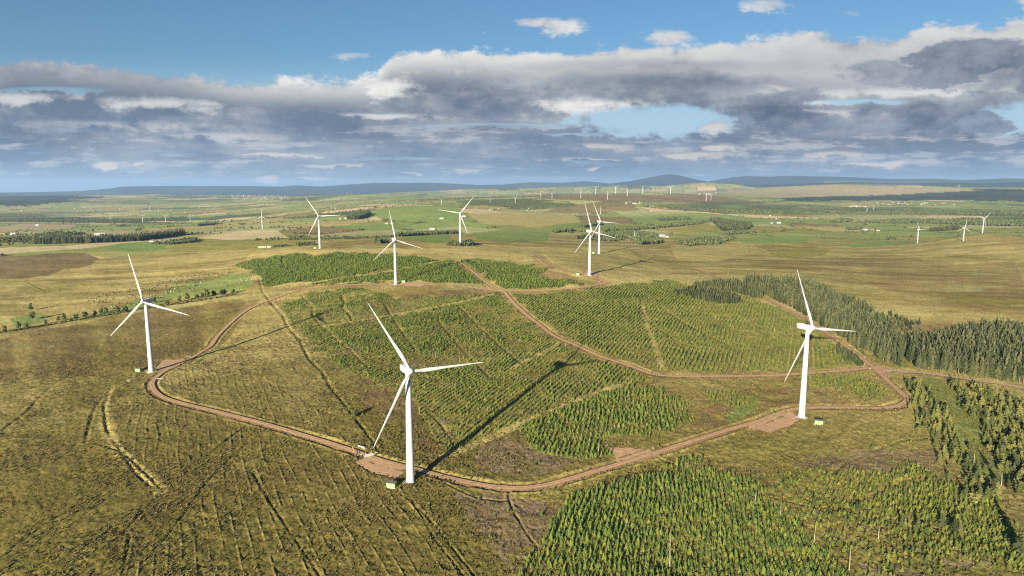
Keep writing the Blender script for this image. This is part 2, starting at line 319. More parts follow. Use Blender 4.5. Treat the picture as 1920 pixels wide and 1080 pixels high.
poly(OLIVE*.80, [(-60,645),(60,622),(235,593),(430,560),(500,566),(455,592),(405,640),(350,680),(300,700),(285,740),(200,760),(-60,800)], .8, 30, 8, 80, soft=.9); poly(BROWN*.72, [(-60,645),(60,622),(235,593),(430,560),(480,570),(405,620),(300,690),(200,700),(-60,720)], .6, 40, 10, 81, soft=.3)
poly(GOLD*1.15, [(480,470),(640,466),(900,464),(1000,470),(1000,492),(900,486),(700,474),(540,476),(450,488)], .55, 20, 4, 43)
poly(GOLD*1.1, [(1000,470),(1150,462),(1260,500),(1250,522),(1140,526),(1040,494)], .5, 20, 5, 44)
poly(BROWN*1.15, [(1380,500),(1600,480),(1900,490),(1920,540),(1700,550),(1500,520)], .45, 40, 8, 45, soft=.5)
poly(HEATH*1.2, [(820,545),(900,540),(925,545),(860,553),(790,560),(740,566),(760,552)], .8, 14, 4, 46, soft=.5)
poly(OLIVE*1.15, [(690,545),(760,538),(830,538),(800,552),(720,560)], .6, 14, 4, 47)
poly(BROWN*1.1, [(990,514),(1020,506),(1060,512),(1085,522),(1060,527),(1010,524)], .8, 12, 4, 48)
poly(GOLD*.62, [(300,740),(380,690),(470,600),(510,590),(600,700),(680,820),(640,826),(480,785),(340,750)], .5, 16, 8, 49, soft=.6)
poly(GOLD*.70, [(540,690),(610,715),(640,770),(600,800),(530,780)], .5, 16, 8, 50, soft=.6)
for k, p in enumerate([[(1300,800),(1330,755),(1420,730),(1500,715),(1560,745),(1600,758),(1490,760),(1400,790),(1330,812)], [(880,845),(960,815),(1060,850),(1100,862),(1000,895),(900,885)],
     [(850,925),(960,925),(1045,950),(1010,1040),(960,1075),(900,1000)], [(1310,880),(1420,880),(1480,910),(1400,915)], [(1480,860),(1560,845),(1700,835),(1780,850),(1740,885),(1600,890),(1500,875)],
     [(620,695),(740,690),(800,740),(860,850),(800,870),(760,810),(690,760)]]):
    poly(HEATH*1.15, p, .8, 20, 8, 52+k, soft=.35); poly(BRUSH*.85, p, .5, 20, 8, 60+k, sc=7, soft=-.01 if False else .12) if k in (1,2,4) else None
poly(LUSH*.8, [(1355,775),(1400,752),(1420,765),(1370,792)], .9, 14, 6, 70); poly(MOSS*.95, [(1420,830),(1510,800),(1700,775),(1770,800),(1740,840),(1600,850),(1480,862),(1350,870),(1250,850),(1350,835)], .6, 20, 8, 71, soft=.7)
poly(GREEN*.85, [(1735,705),(1800,725),(1850,800),(1890,900),(1840,900),(1800,830),(1760,770),(1725,730)], .9, 12, 8, 72); poly(LUSH*.9, [(1655,640),(1690,655),(1700,690),(1675,690),(1660,665)], .8, 8, 6, 73)
poly(MOSS*1.1, [(960,925),(1100,890),(1230,855),(1260,868),(1120,905),(1040,940),(960,940)], .7, 14, 6, 74)
# under the plantations: pale grass, brash and needle litter
PLANT = dict(
 P1=[(425,499),(480,486),(560,477),(640,474),(720,478),(790,483),(830,488),(760,502),(690,512),(600,525),(545,530),(510,536),(494,535),(486,520),(470,505)],
 P1b=[(570,533),(640,521),(720,511),(820,492),(850,490),(880,512),(912,536),(840,530),(780,528),(700,529),(640,531)],
 P1c=[(865,492),(900,487),(960,492),(1010,500),(1020,510),(1000,520),(1060,525),(1090,531),(1060,540),(960,543),(945,541),(905,515)],
 P2=[(520,575),(600,545),(680,542),(740,560),(800,560),(860,552),(935,551),(955,575),(1000,615),(1060,650),(1130,680),(1200,705),(1230,715),(1150,735),(1050,770),(960,800),(880,832),(830,852),(800,800),(760,740),(700,720),(640,690),(590,645),(545,600)],
 P3=[(962,553),(1080,545),(1140,535),(1250,526),(1400,552),(1440,570),(1500,600),(1560,640),(1600,670),(1618,685),(1500,692),(1300,697),(1240,695),(1160,670),(1080,640),(1010,600)],
 P4=[(960,800),(1020,775),(1100,740),(1170,728),(1240,725),(1270,745),(1300,790),(1270,800),(1230,825),(1150,815),(1110,820),(1150,855),(1100,866),(1050,855),(980,828)],
 P5=[(1035,985),(1065,930),(1150,905),(1240,885),(1330,880),(1420,905),(1462,950),(1522,1010),(1585,1080),(1625,1140),(930,1140),(985,1070)],
 P6=[(1365,884),(1450,890),(1560,878),(1660,888),(1700,860),(1750,890),(1860,930),(1880,960),(1925,1000),(1965,1140),(1610,1140),(1568,1080),(1508,1010),(1448,950)],
 P7=[(1500,705),(1560,700),(1625,703),(1665,735),(1650,750),(1600,745),(1540,728)],
 P8=[(1310,735),(1390,738),(1425,758),(1370,765)], P9=[(1240,872),(1310,852),(1325,868),(1280,880)])
pm = np.zeros(GX.shape, bool)
for k in PLANT: pm |= inpoly(warpx, warpy, PLANT[k])
pm &= near
lay(MOSS*.95, pm*.7); dpl = (inpoly(warpx, warpy, PLANT['P1']) | inpoly(warpx, warpy, PLANT['P1b']) | inpoly(warpx, warpy, PLANT['P1c'])); lay(OLIVE*.8, dpl*near*.7); lay(BROWN, pm*sstep(.1,.5, fbm(GX/35, GY/35, 4, 100))*.6); lay(BRUSH*.9, pm*sstep(.30,.5, fbm(GX/16, GY/9, 4, 101))*.7); lay(RUSH, pm*sstep(.1,.5, n3)*.5)
lay(GOLD*.72, ridge*.6); lay(OLIVE*.7, plough*np.exp(-((lin-.3)/.12)**2)*brk*.25)
trk = sstep(1.15, .75, dtrk/(wtrk/2+1e-6)+.35*n3)
lay(GOLD*1.08, trk*.75); lay(MOSS*1.15, trk*sstep(.0,.4,n3)*.4)
lay(RUSH*.9, np.exp(-(ddit/(.9*w2))**2)*np.clip(.55+n0,0,.85)); lay(GOLD*1.0, (.30*np.exp(-((ddit-2.4*w2)/(.9*w2))**2)*sstep(-.1,.5,n2+n3)))
lay(GOLD*1.1, np.exp(-((droad-wroad/2-3.)/1.4)**2)*.32*(GR < 1300)); lay(lc((.26,.165,.10)), onroad*.9)
C *= (1+.16*n2+.12*n3)[...,None]
C = np.clip(C, .008, .8)

# ------------------------------------------------------------------ materials
def nt(name):
    m = bpy.data.materials.new(name); m.use_nodes = True; t = m.node_tree; b = t.nodes['Principled BSDF']; return m, t, b
def node(t, ty, **k):
    n = t.nodes.new(ty)
    for a, v in k.items():
        if a in n.inputs.keys() and not hasattr(n, a): n.inputs[a].default_value = v
        else: setattr(n, a, v)
    return n
def ramp(t, fac, stops):
    n = t.nodes.new('ShaderNodeValToRGB'); e = n.color_ramp.elements
    while len(e) > 1: e.remove(e[-1])
    e[0].position = stops[0][0]; e[0].color = (*stops[0][1], 1)
    for p, c in stops[1:]:
        x = e.new(p); x.color = (*c, 1)
    t.links.new(fac, n.inputs[0]); return n.outputs[0]
def noise(t, scale, detail=4, rough=.6, coord='Object', vec=None):
    n = t.nodes.new('ShaderNodeTexNoise'); n.inputs['Scale'].default_value = scale; n.inputs['Detail'].default_value = detail; n.inputs['Roughness'].default_value = rough
    if vec is None:
        tc = t.nodes.new('ShaderNodeTexCoord'); vec = tc.outputs[coord]
    t.links.new(vec, n.inputs['Vector']); return n
def mul(t, a, b):
    n = t.nodes.new('ShaderNodeMix'); n.data_type = 'RGBA'; n.blend_type = 'MULTIPLY'; n.inputs[0].default_value = 1
    t.links.new(a, n.inputs[6]); t.links.new(b, n.inputs[7]); return n.outputs[2]
def mat(name, col, rough=.7, var=.15, scale=1.5, spec=.3, bump=0, coord='Object'):
    m, t, b = nt(name); n = noise(t, scale, 5, .65, coord)
    c = ramp(t, n.outputs[0], [(.3, tuple(x*(1-var) for x in col)), (.7, tuple(min(1, x*(1+var)) for x in col))])
    t.links.new(c, b.inputs['Base Color']); b.inputs['Roughness'].default_value = rough; b.inputs['Specular IOR Level'].default_value = spec
    if bump:
        u = t.nodes.new('ShaderNodeBump'); u.inputs['Strength'].default_value = bump; u.inputs['Distance'].default_value = .1
        t.links.new(n.outputs[0], u.inputs['Height']); t.links.new(u.outputs[0], b.inputs['Normal'])
    return m
def ground_mat():
    m, t, b = nt('moorland'); a = t.nodes.new('ShaderNodeAttribute'); a.attribute_name = 'landcover'
    n = noise(t, .45, 9, .78); c1 = ramp(t, n.outputs[0], [(.30, (.42,.43,.40)), (.47, (.86,.86,.84)), (.70, (1.65,1.58,1.42))])
    n2 = noise(t, .035, 6, .7); c2 = ramp(t, n2.outputs[0], [(.3, (.82,.86,.84)), (.7, (1.2,1.14,1.1))])
    t.links.new(mul(t, mul(t, a.outputs['Color'], c1), c2), b.inputs['Base Color'])
    b.inputs['Roughness'].default_value = 1; b.inputs['Specular IOR Level'].default_value = 0
    u = t.nodes.new('ShaderNodeBump'); u.inputs['Strength'].default_value = .8; u.inputs['Distance'].default_value = .5
    n3 = noise(t, .9, 6, .75); t.links.new(n3.outputs[0], u.inputs['Height']); t.links.new(u.outputs[0], b.inputs['Normal'])
    return m
def track_mat(name, col, worn):
    m, t, b = nt(name); n = noise(t, .5, 6, .75); n2 = noise(t, .07, 4, .6); a = t.nodes.new('ShaderNodeAttribute'); a.attribute_name = 'across'
    add = t.nodes.new('ShaderNodeMath'); add.operation = 'MULTIPLY_ADD'; t.links.new(n2.outputs[0], add.inputs[0]); add.inputs[1].default_value = .45; t.links.new(a.outputs['Fac'], add.inputs[2])
    g_ = ramp(t, add.outputs[0], [(.20, tuple(x*y for x, y in zip(col, (.72,.86,.70)))), (.42, col), (.68, worn), (.92, col), (1.15, tuple(x*.7 for x in col))])
    c = ramp(t, n.outputs[0], [(.3, (.62,.62,.62)), (.5, (.95,.95,.95)), (.7, (1.3,1.3,1.3))]); t.links.new(mul(t, g_, c), b.inputs['Base Color']); b.inputs['Roughness'].default_value = .95; b.inputs['Specular IOR Level'].default_value = .1
    u = t.nodes.new('ShaderNodeBump'); u.inputs['Strength'].default_value = .6; u.inputs['Distance'].default_value = .15; t.links.new(n.outputs[0], u.inputs['Height']); t.links.new(u.outputs[0], b.inputs['Normal']); return m
def leaf_mat(name, stops, trans=.25):
    m, t, b = nt(name); oi = t.nodes.new('ShaderNodeObjectInfo'); c = ramp(t, oi.outputs['Random'], stops)
    n = noise(t, 2.2, 3, .6); c2 = ramp(t, n.outputs[0], [(.3, (.75,.78,.72)), (.7, (1.28,1.22,1.15))])
    c = mul(t, c, c2); t.links.new(c, b.inputs['Base Color']); b.inputs['Roughness'].default_value = .65; b.inputs['Specular IOR Level'].default_value = .25
    tr = t.nodes.new('ShaderNodeBsdfTranslucent'); t.links.new(c, tr.inputs['Color']); mx = t.nodes.new('ShaderNodeMixShader'); mx.inputs[0].default_value = trans
    t.links.new(b.outputs[0], mx.inputs[1]); t.links.new(tr.outputs[0], mx.inputs[2]); t.links.new(mx.outputs[0], t.nodes['Material Output'].inputs[0]); return m
M = dict(
 ground=ground_mat(), road=track_mat('red_gravel', (.42,.26,.14), (.48,.31,.175)), palerd=track_mat('pale_gravel', (.36,.28,.18), (.45,.35,.24)),
 pad=mat('pad_gravel', (.42,.265,.15), .95, .25, .3, .1, .5), white=mat('white_turbine_paint', (.40,.40,.40), .45, .07, .35, .35), grey=mat('galvanised_steel', (.45,.46,.46), .5, .1, 3),
 kgreen=mat('pale_green_panel', (.14,.33,.09), .6, .06, 1), kdoor=mat('paler_green_door', (.21,.37,.15), .6, .06, 1), kroof=mat('kiosk_roof', (.13,.115,.10), .8, .12, 2),
 spruce=leaf_mat('young_spruce_needles', [(0,(.055,.098,.024)),(.35,(.098,.150,.030)),(.7,(.150,.200,.034)),(1,(.215,.240,.045))], .22),
 mature=leaf_mat('mature_spruce_needles', [(0,(.030,.042,.018)),(.4,(.052,.066,.026)),(.75,(.080,.092,.036)),(1,(.115,.112,.048))], .15),
 tuss=leaf_mat('tussock_grass', [(0,(.090,.080,.025)),(.4,(.145,.122,.036)),(.75,(.210,.170,.054)),(1,(.30,.235,.085))], .2),
 lime=leaf_mat('young_pine_needles', [(0,(.065,.098,.024)),(.4,(.115,.150,.030)),(.75,(.170,.198,.036)),(1,(.235,.24,.048))], .22), bushy=leaf_mat('bushy_foliage', [(0,(.052,.072,.022)),(.4,(.095,.112,.032)),(.75,(.145,.155,.042)),(1,(.20,.19,.058))], .22), farleaf=leaf_mat('far_foliage', [(0,(.060,.082,.034)),(.5,(.085,.110,.042)),(1,(.125,.140,.055))], .2),
 broad=leaf_mat('broadleaf_foliage', [(0,(.050,.070,.020)),(.5,(.075,.098,.026)),(1,(.115,.130,.034))], .25),
 bark=mat('bark', (.16,.11,.075), .9, .25, 3, .1), dead=mat('bleached_dead_wood', (.36,.29,.21), .9, .2, 3, .1), timber=mat('brown_timber', (.26,.17,.10), .85, .2, 3, .15),
 wall=mat('white_render', (.33,.315,.285), .9, .08, .6, .1), roof=mat('slate_roof', (.13,.13,.14), .8, .15, .8, .2), redroof=mat('red_tile_roof', (.30,.15,.10), .85, .15, .8, .2), dark=mat('dark_opening', (.03,.03,.035), .4, .1, 2),
 wool=mat('fleece', (.62,.57,.48), 1, .1, 4, 0), face=mat('sheep_face', (.5,.45,.4), .9, .1, 4, 0), stone=mat('pale_boulder', (.48,.46,.43), .9, .2, 2, .2), shed=mat('pale_metal_shed', (.30,.30,.30), .5, .08, .5))

# ------------------------------------------------------------------ object helpers
def link(name, me, parent=None):
    o = bpy.data.objects.new(name, me); COL.objects.link(o)
    if parent is not None: o.parent = parent
    return o
def tag(o, label=None, cat=None, group=None, kind=None):
    if label: o['label'] = label
    if cat: o['category'] = cat
    if group: o['group'] = group
    if kind: o['kind'] = kind
    return o
def mesh(name, V, Fc, mats, midx=None, smooth=False):
    me = bpy.data.meshes.new(name); me.from_pydata([tuple(v) for v in V], [], [tuple(f) for f in Fc])
    for m in mats: me.materials.append(m)
    if midx is not None: me.polygons.foreach_set('material_index', np.asarray(midx, np.int32))
    if smooth: me.polygons.foreach_set('use_smooth', np.ones(len(me.polygons), bool))
    me.update(); return me
def hz(x, y, off=0.):
    """terrain height with the small relief (not the drains)"""
    x = np.atleast_1d(np.asarray(x, float)); y = np.atleast_1d(np.asarray(y, float)); return base_h(x, y)+micro(x, y, np.hypot(x, y))+off
class MB:
    def __init__(s): s.v, s.f, s.m = [], [], []
    def add(s, V, Fc, mi=0):
        n = len(s.v); s.v += [tuple(v) for v in V]; s.f += [tuple(i+n for i in f) for f in Fc]; s.m += [mi]*len(Fc); return s
    def box(s, c, d, mi=0, rz=0):
        x, y, z = d[0]/2, d[1]/2, d[2]/2; V = []
        for sx in (-x,x):
            for sy in (-y,y):
                for sz in (-z,z): V.append((c[0]+sx*math.cos(rz)-sy*math.sin(rz), c[1]+sx*math.sin(rz)+sy*math.cos(rz), c[2]+sz))
        return s.add(V, [(0,1,3,2),(4,6,7,5),(0,4,5,1),(2,3,7,6),(0,2,6,4),(1,5,7,3)], mi)
    def tube(s, pts, rad, n=8, mi=0, caps=True):
        pts = [np.array(p, float) for p in pts]; V = []
        for i, p in enumerate(pts):
            d = pts[min(i+1,len(pts)-1)]-pts[max(i-1,0)]; d = d/np.linalg.norm(d); a = np.cross(d, (0,0,1) if abs(d[2]) < .9 else (0,1,0)); a /= np.linalg.norm(a); b = np.cross(d, a)
            V += [p+rad[i]*(a*math.cos(2*PI*k/n)+b*math.sin(2*PI*k/n)) for k in range(n)]
        Fc = [(i*n+k, i*n+(k+1)%n, (i+1)*n+(k+1)%n, (i+1)*n+k) for i in range(len(pts)-1) for k in range(n)]
        if caps: Fc += [tuple(range(n))[::-1], tuple((len(pts)-1)*n+k for k in range(n))]
        return s.add(V, Fc, mi)
    def me(s, name, mats, smooth=False): return mesh(name, s.v, s.f, mats, s.m, smooth)

# ground mesh
Vg = np.stack([GX, GY, GZ+MZ], -1).reshape(-1, 3)
ii, jj = np.meshgrid(np.arange(NI-1), np.arange(NJ-1), indexing='ij'); a = (ii*NJ+jj).ravel(); fg = np.stack([a, a+NJ, a+NJ+1, a+1], -1)
g = bpy.data.meshes.new('ground'); g.vertices.add(len(Vg)); g.vertices.foreach_set('co', Vg.ravel().astype(np.float32))
g.loops.add(fg.size); g.loops.foreach_set('vertex_index', fg[:,::-1].ravel().astype(np.int32)); g.polygons.add(len(fg)); g.polygons.foreach_set('loop_start', np.arange(0, fg.size, 4, dtype=np.int32))
g.update(calc_edges=True)
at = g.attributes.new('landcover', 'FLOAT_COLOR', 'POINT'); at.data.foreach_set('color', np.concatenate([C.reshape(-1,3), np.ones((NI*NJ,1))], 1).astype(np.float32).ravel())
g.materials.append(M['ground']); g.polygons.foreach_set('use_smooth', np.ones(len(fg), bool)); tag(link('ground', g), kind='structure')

# roads and pads, draped
def ribbon(L, w, name, m, lift):
    L = np.asarray(L); seg = np.r_[0, np.cumsum(np.hypot(*np.diff(L, axis=0).T))]; s = np.arange(0, seg[-1], 2.5); P = np.c_[np.interp(s, seg, L[:,0]), np.interp(s, seg, L[:,1])]
    for _ in range(6): P[1:-1] = (P[:-2]+2*P[1:-1]+P[2:])/4
    T = np.gradient(P, axis=0); T /= np.hypot(*T.T)[:,None]+1e-9; N = np.c_[T[:,1], -T[:,0]]
    wv = w/2*(1+.14*fbm(s/11, s*0+w, 3, 7)); off = np.linspace(-1, 1, 11); K = len(off)
    V = (P[:,None]+N[:,None]*(off[None,:,None]*wv[:,None,None])).reshape(-1,2); z = base_h(V[:,0], V[:,1])+lift+.00025*np.hypot(V[:,0], V[:,1])-np.tile(np.where(np.abs(off) > .9, .14, np.where(np.abs(off) > .6, .03, .0)), len(P))
    Fc = [(i*K+k, (i+1)*K+k, (i+1)*K+k+1, i*K+k+1) for i in range(len(P)-1) for k in range(K-1)]
    me = mesh(name, np.c_[V, z], Fc, [m]); a = me.attributes.new('across', 'FLOAT', 'POINT'); a.data.foreach_set('value', np.tile(np.abs(off), len(P)).astype(np.float32))
    return tag(link(name, me), kind='structure')
for k, (w, L) in enumerate(road_w): ribbon(L, w, 'gravel_track' if k < 6 else 'pale_track', M['road'] if k < 6 else M['palerd'], .14+.02*k)
for k, p in enumerate(pad_w):
    bm = bmesh.new(); lo, hi = p.min(0)-1, p.max(0)+1; st = 2.0; xs = np.arange(lo[0], hi[0], st); ys = np.arange(lo[1], hi[1], st)
    cx, cy = np.meshgrid(xs, ys); ins = inpoly(cx+fbm(cx/6, cy/6, 2, 9)*1.2, cy+fbm(cx/6, cy/6, 2, 8)*1.2, p); vs = {}
    def vget(i, j):
        if (i, j) not in vs:
            x, y = lo[0]+(i-.5)*st, lo[1]+(j-.5)*st; vs[i,j] = bm.verts.new((x+.5*math.sin(x*3+y), y+.5*math.sin(y*2.3-x), float(base_h(np.array([x]), np.array([y]))[0])+.10))
        return vs[i,j]
    for j in range(len(ys)):
        for i in range(len(xs)):
            if ins[j,i]: bm.faces.new([vget(i,j), vget(i+1,j), vget(i+1,j+1), vget(i,j+1)])
    me = bpy.data.meshes.new('gravel_pad'); bm.to_mesh(me); bm.free(); me.materials.append(M['pad']); tag(link('gravel_pad', me), kind='structure')

# ------------------------------------------------------------------ wind turbines
def loft(sections, close=True):
    n = len(sections[0]); V = [p for s_ in sections for p in s_]
    Fc = [(i*n+k, i*n+(k+1)%n, (i+1)*n+(k+1)%n, (i+1)*n+k) for i in range(len(sections)-1) for k in range(n)]
    Fc += [tuple(range(n))[::-1], tuple((len(sections)-1)*n+k for k in range(n))]; return V, Fc
def tower_me():
    mb = MB(); mb.tube([(0,0,-1.5),(0,0,0),(0,0,.3),(0,0,20),(0,0,20.12),(0,0,40),(0,0,40.1),(0,0,58.2)], [2.15,2.15,2.08,1.82,1.80,1.53,1.51,1.22], 28); return mb.me('tower', [M['white']], True)
RINGS = [MB().tube([(0,0,_z-.07),(0,0,_z+.07)],[_r,_r],28).me('flange', [M['grey']], True) for _z, _r in ((20,1.84),(40,1.55))]; FND = MB().tube([(0,0,-.6),(0,0,.12),(0,0,.2)],[3.6,3.6,3.3],24).me('foundation', [M['stone']])
def nacelle_me():
    secs = []
    for y, w, z0, z1, r in [(-2.6,1.1,-1.1,1.15,.5),(-2.2,1.4,-1.5,1.45,.3),(-1.9,1.5,-1.62,1.55,.22),(1.5,1.55,-1.7,1.62,.2),(5.6,1.5,-1.45,1.85,.2),(7.3,1.45,-1.1,2.0,.2),(7.45,1.3,-.95,1.9,.2)]:
        s_ = []
        for sx, sz, a0 in ((1,1,0),(-1,1,90),(-1,-1,180),(1,-1,270)):
            cxx = sx*(w-r); cz = (z1-r) if sz > 0 else (z0+r)
            for q in (0,30,60,90): s_.append((cxx+r*math.cos(R(a0+q)), y, cz+r*math.sin(R(a0+q))))
        secs.append(s_[::-1])
    V, Fc = loft(secs); mb = MB().add(V, Fc); mb.box((.5,6.4,2.2),(.06,.06,1.0)).box((-.5,6.4,2.2),(.06,.06,1.0)).box((0,6.4,2.65),(1.1,.06,.06)); mb.box((0,4.2,1.88),(1.2,1.6,.25)); return mb.me('nacelle', [M['white']], True)
def hub_me():
    secs = []
    for y, r in [(.95,1.25),(.8,1.38),(-.2,1.45),(-.9,1.3),(-1.5,.95),(-1.85,.5),(-1.98,.12)]: secs.append([(r*math.cos(2*PI*k/20), y, r*math.sin(2*PI*k/20)) for k in range(20)])
    V, Fc = loft(secs); mb = MB().add(V, Fc)
    for k in range(3):
        a_ = k*2*PI/3; d = np.array((math.sin(a_), 0, math.cos(a_))); mb.tube([d*.6, d*1.75], [.98,.95], 16)
    return mb.me('hub', [M['white']], True)
def blade_me():
    st = [(1.3,1.7,1.7,16),(2.6,1.72,1.6,16),(4.5,2.3,1.25,15),(7,3.05,.85,12),(9.5,3.2,.66,9.5),(13,2.85,.5,7),(18,2.4,.38,5),(24,1.95,.29,3),(30,1.5,.21,1.8),(35,1.12,.15,1),(38.5,.8,.1,.6),(40.2,.5,.06,.4),(41,.16,.03,.3)]
    secs = []
    for s_, c, th, tw in [(q[0], q[1]*.92 if q[0] < 3 else q[1]*(.62 if q[0] < 16 else .54), q[2], q[3]) for q in st]:
        pr = []
        for k in range(14):
            t = 2*PI*k/14; xx = math.cos(t); q = (xx+1)/2; circ = min(1, max(0, (4.5-s_)/3))
            thick = math.sin(t)*(th/2)*(circ+(1-circ)*1.6*(1-q)**.45*q**.12 if True else 1) if s_ > 1.4 else math.sin(t)*th/2
            x = xx*c/2-(c*.18*(1-circ)); yv = thick; a_ = R(tw)
            pr.append((-(x*math.cos(a_)-yv*math.sin(a_)), x*math.sin(a_)+yv*math.cos(a_)-.012*s_*(s_/41), s_))
        secs.append(pr)
    V, Fc = loft(secs); return mesh('blade', V, Fc, [M['white']], None, True)
TM, NM, HM, BM = tower_me(), nacelle_me(), hub_me(), blade_me()
DM = MB().box((0,-2.0,1.9),(.95,.35,2.1)).me('door', [M['grey']])
_s = MB()
for k in range(6): _s.box((0,-2.3-.32*k,.85-.17*k),(1.1,.3,.06))
for sx in (-.55,.55): _s.tube([(sx,-2.2,1.0),(sx,-4.1,.0)],[.05,.05],5).tube([(sx,-2.2,2.0),(sx,-4.1,1.0)],[.04,.04],5).tube([(sx,-4.1,0),(sx,-4.1,1.0)],[.04,.04],5)
SM_ = _s.me('steps', [M['grey']])
def turbine(x, y, z, scale, yaw, a0, label, group, det=True, doorrot=0, pitch=3):
    t = bpy.data.objects.new('wind_turbine', None); COL.objects.link(t); t.location = (x, y, z); t.rotation_euler.z = R(yaw); t.scale = (scale,)*3; tag(t, label, 'wind turbine', group)
    tw = link('tower', TM, t)
    if det:
        [link('flange', q, tw) for q in RINGS]; link('foundation', FND, t)
        d = link('door', DM, tw); d.rotation_euler.z = R(doorrot-yaw); s_ = link('steps', SM_, tw); s_.rotation_euler.z = R(doorrot-yaw)
    nc = link('nacelle', NM, t); nc.location = (0,0,60); nc.rotation_euler.x = R(-4)
    hb = link('hub', HM, t); hb.location = (0,-3.6,60.25); hb.rotation_euler = (R(-4), R(a0), 0)
    for k in range(3):
        b = link('blade', BM, t); b.location = (0,-3.6,60.25)
        b.rotation_euler = (R(-4), 0, 0); b.rotation_mode = 'QUATERNION'
        from mathutils import Quaternion
        b.rotation_quaternion = Quaternion((1,0,0), R(-4)) @ Quaternion((0,1,0), R(a0+120*k)) @ Quaternion((0,0,1), R(pitch))
    return t
NEAR = [(-52.2,318.6,30,-29,'nearest white turbine in the centre foreground beside the brown gravel pad',-60),(-302.8,534,-4,-15,'white turbine at far left standing on the bend of the gravel track',120),
 (188.8,410,26,-21.5,'white turbine at right standing inside the wide bend of the track',-60),(-155.7,869,28,-10,'white turbine standing on the middle track in front of the dark green plantation block',120),
 (105,883.3,27,-15,'white turbine on the grassy hill casting its shadow beside the small looping track',-60),(-355.9,1213,12,-32,'white turbine on the left of the far crest with one blade level to the right',0),
 (-97.6,1235,10,40,'white turbine on the crest before a round dark copse, one blade pointing left',0),(163.6,1230,24,-24,'white turbine half hidden behind the one on the grassy hill',0)]
for x, y, yaw, a0, lab, dr in NEAR:
    turbine(x, y, float(base_h(np.array([x]), np.array([y]))[0]), 1, yaw, a0, lab, 'wind turbines on the near hill', True, dr)
FAR = [(1720,456,430,30,-25,'left of the three turbines on the right moor brow'),(1806,452,427,10,8,'middle of the three turbines on the right moor brow'),(1842,437,410,20,48,'right and highest of the three turbines on the right moor brow'),
 (207,411.5,402,10,60,'leftmost of the row of four turbines in the left valley'),(268,417.5,405,10,55,'second from the left of the four turbines in the left valley'),(311,417.5,405,10,58,'third from the left of the four turbines in the left valley'),(357,417,406,10,0,'right turbine of the four in the left valley, one blade straight up'),
 (492,429,406.5,10,2,'lone turbine by the corner of the straw coloured field'),(780,384,377,20,50,'left of the two turbines above the bright green hill field'),(828,384,375,20,50,'right of the two turbines above the bright green hill field'),
 (919,381,374,15,5,'pale turbine in the far fields to the right of the bright green hill'),(966,381,371,15,50,'turbine beside a dark hedge in the far fields behind the middle'),(1014,369,360,15,-50,'leftmost turbine of the far ridge row'),
 (1035,372.5,363,60,0,'edge on turbine low in the fields right of the leftmost ridge turbine'),(1089,372,360,60,-40,'turbine with a blade to the upper left above the tall blade tips'),(1117,364,352,20,55,'first turbine on the skyline of the far brown ridge'),
 (1139,374,363,20,0,'lower turbine on the brown ridge with one blade straight up'),(1154,363,351,20,55,'second turbine on the skyline of the far brown ridge'),(1176,368,356,25,-25,'biggest turbine on the far brown ridge with a steep blade'),
 (1205,363,351,20,55,'third turbine on the skyline of the far brown ridge'),(1257,364,352,20,57,'turbine right below the blue cone shaped hill'),(1324,377,365,70,5,'taller turbine in the pale moor right of the blue hill'),(1333,375,366,70,10,'shorter turbine in the pale moor right of the blue hill'),
 (1126,402,391.5,10,0,'small turbine in front of the rounded brown hill'),(1190,451,437,30,-25,'small white farm turbine beside the dark wood behind the hill'),(1625,400,391,10,55,'front turbine of the pair before the distant village'),(1638,393,386,60,0,'rear turbine of the pair before the distant village'),
 (225,397,391,70,0,'leftmost tiny turbine in the green fields behind the valley row'),(250,395,389,70,20,'second tiny turbine in the green fields behind the valley row'),(267,399,393,70,0,'lowest tiny turbine in the green fields behind the valley row'),(281,394,387.5,70,10,'fourth tiny turbine in the green fields behind the valley row'),(297,398,392,70,0,'rightmost tiny turbine in the green fields behind the valley row'),
 (651,365,361,20,40,'left of two tiny turbines on the low green skyline hill'),(658,363,359.5,20,40,'right of two tiny turbines on the low green skyline hill')]
for px, py, hy, yaw, a0, lab in FAR:
    x, y = ground([px], [py])[0]; z = float(base_h(np.array([x]), np.array([y]))[0]); dd = project(np.array([x]), np.array([y]), np.array([z]))[2][0]
    turbine(x, y, z, max((py-hy)*dd/F/60, .15), yaw+math.degrees(-math.atan2(x, y))*.3, a0, 'distant white '+lab, 'distant wind turbines', False)

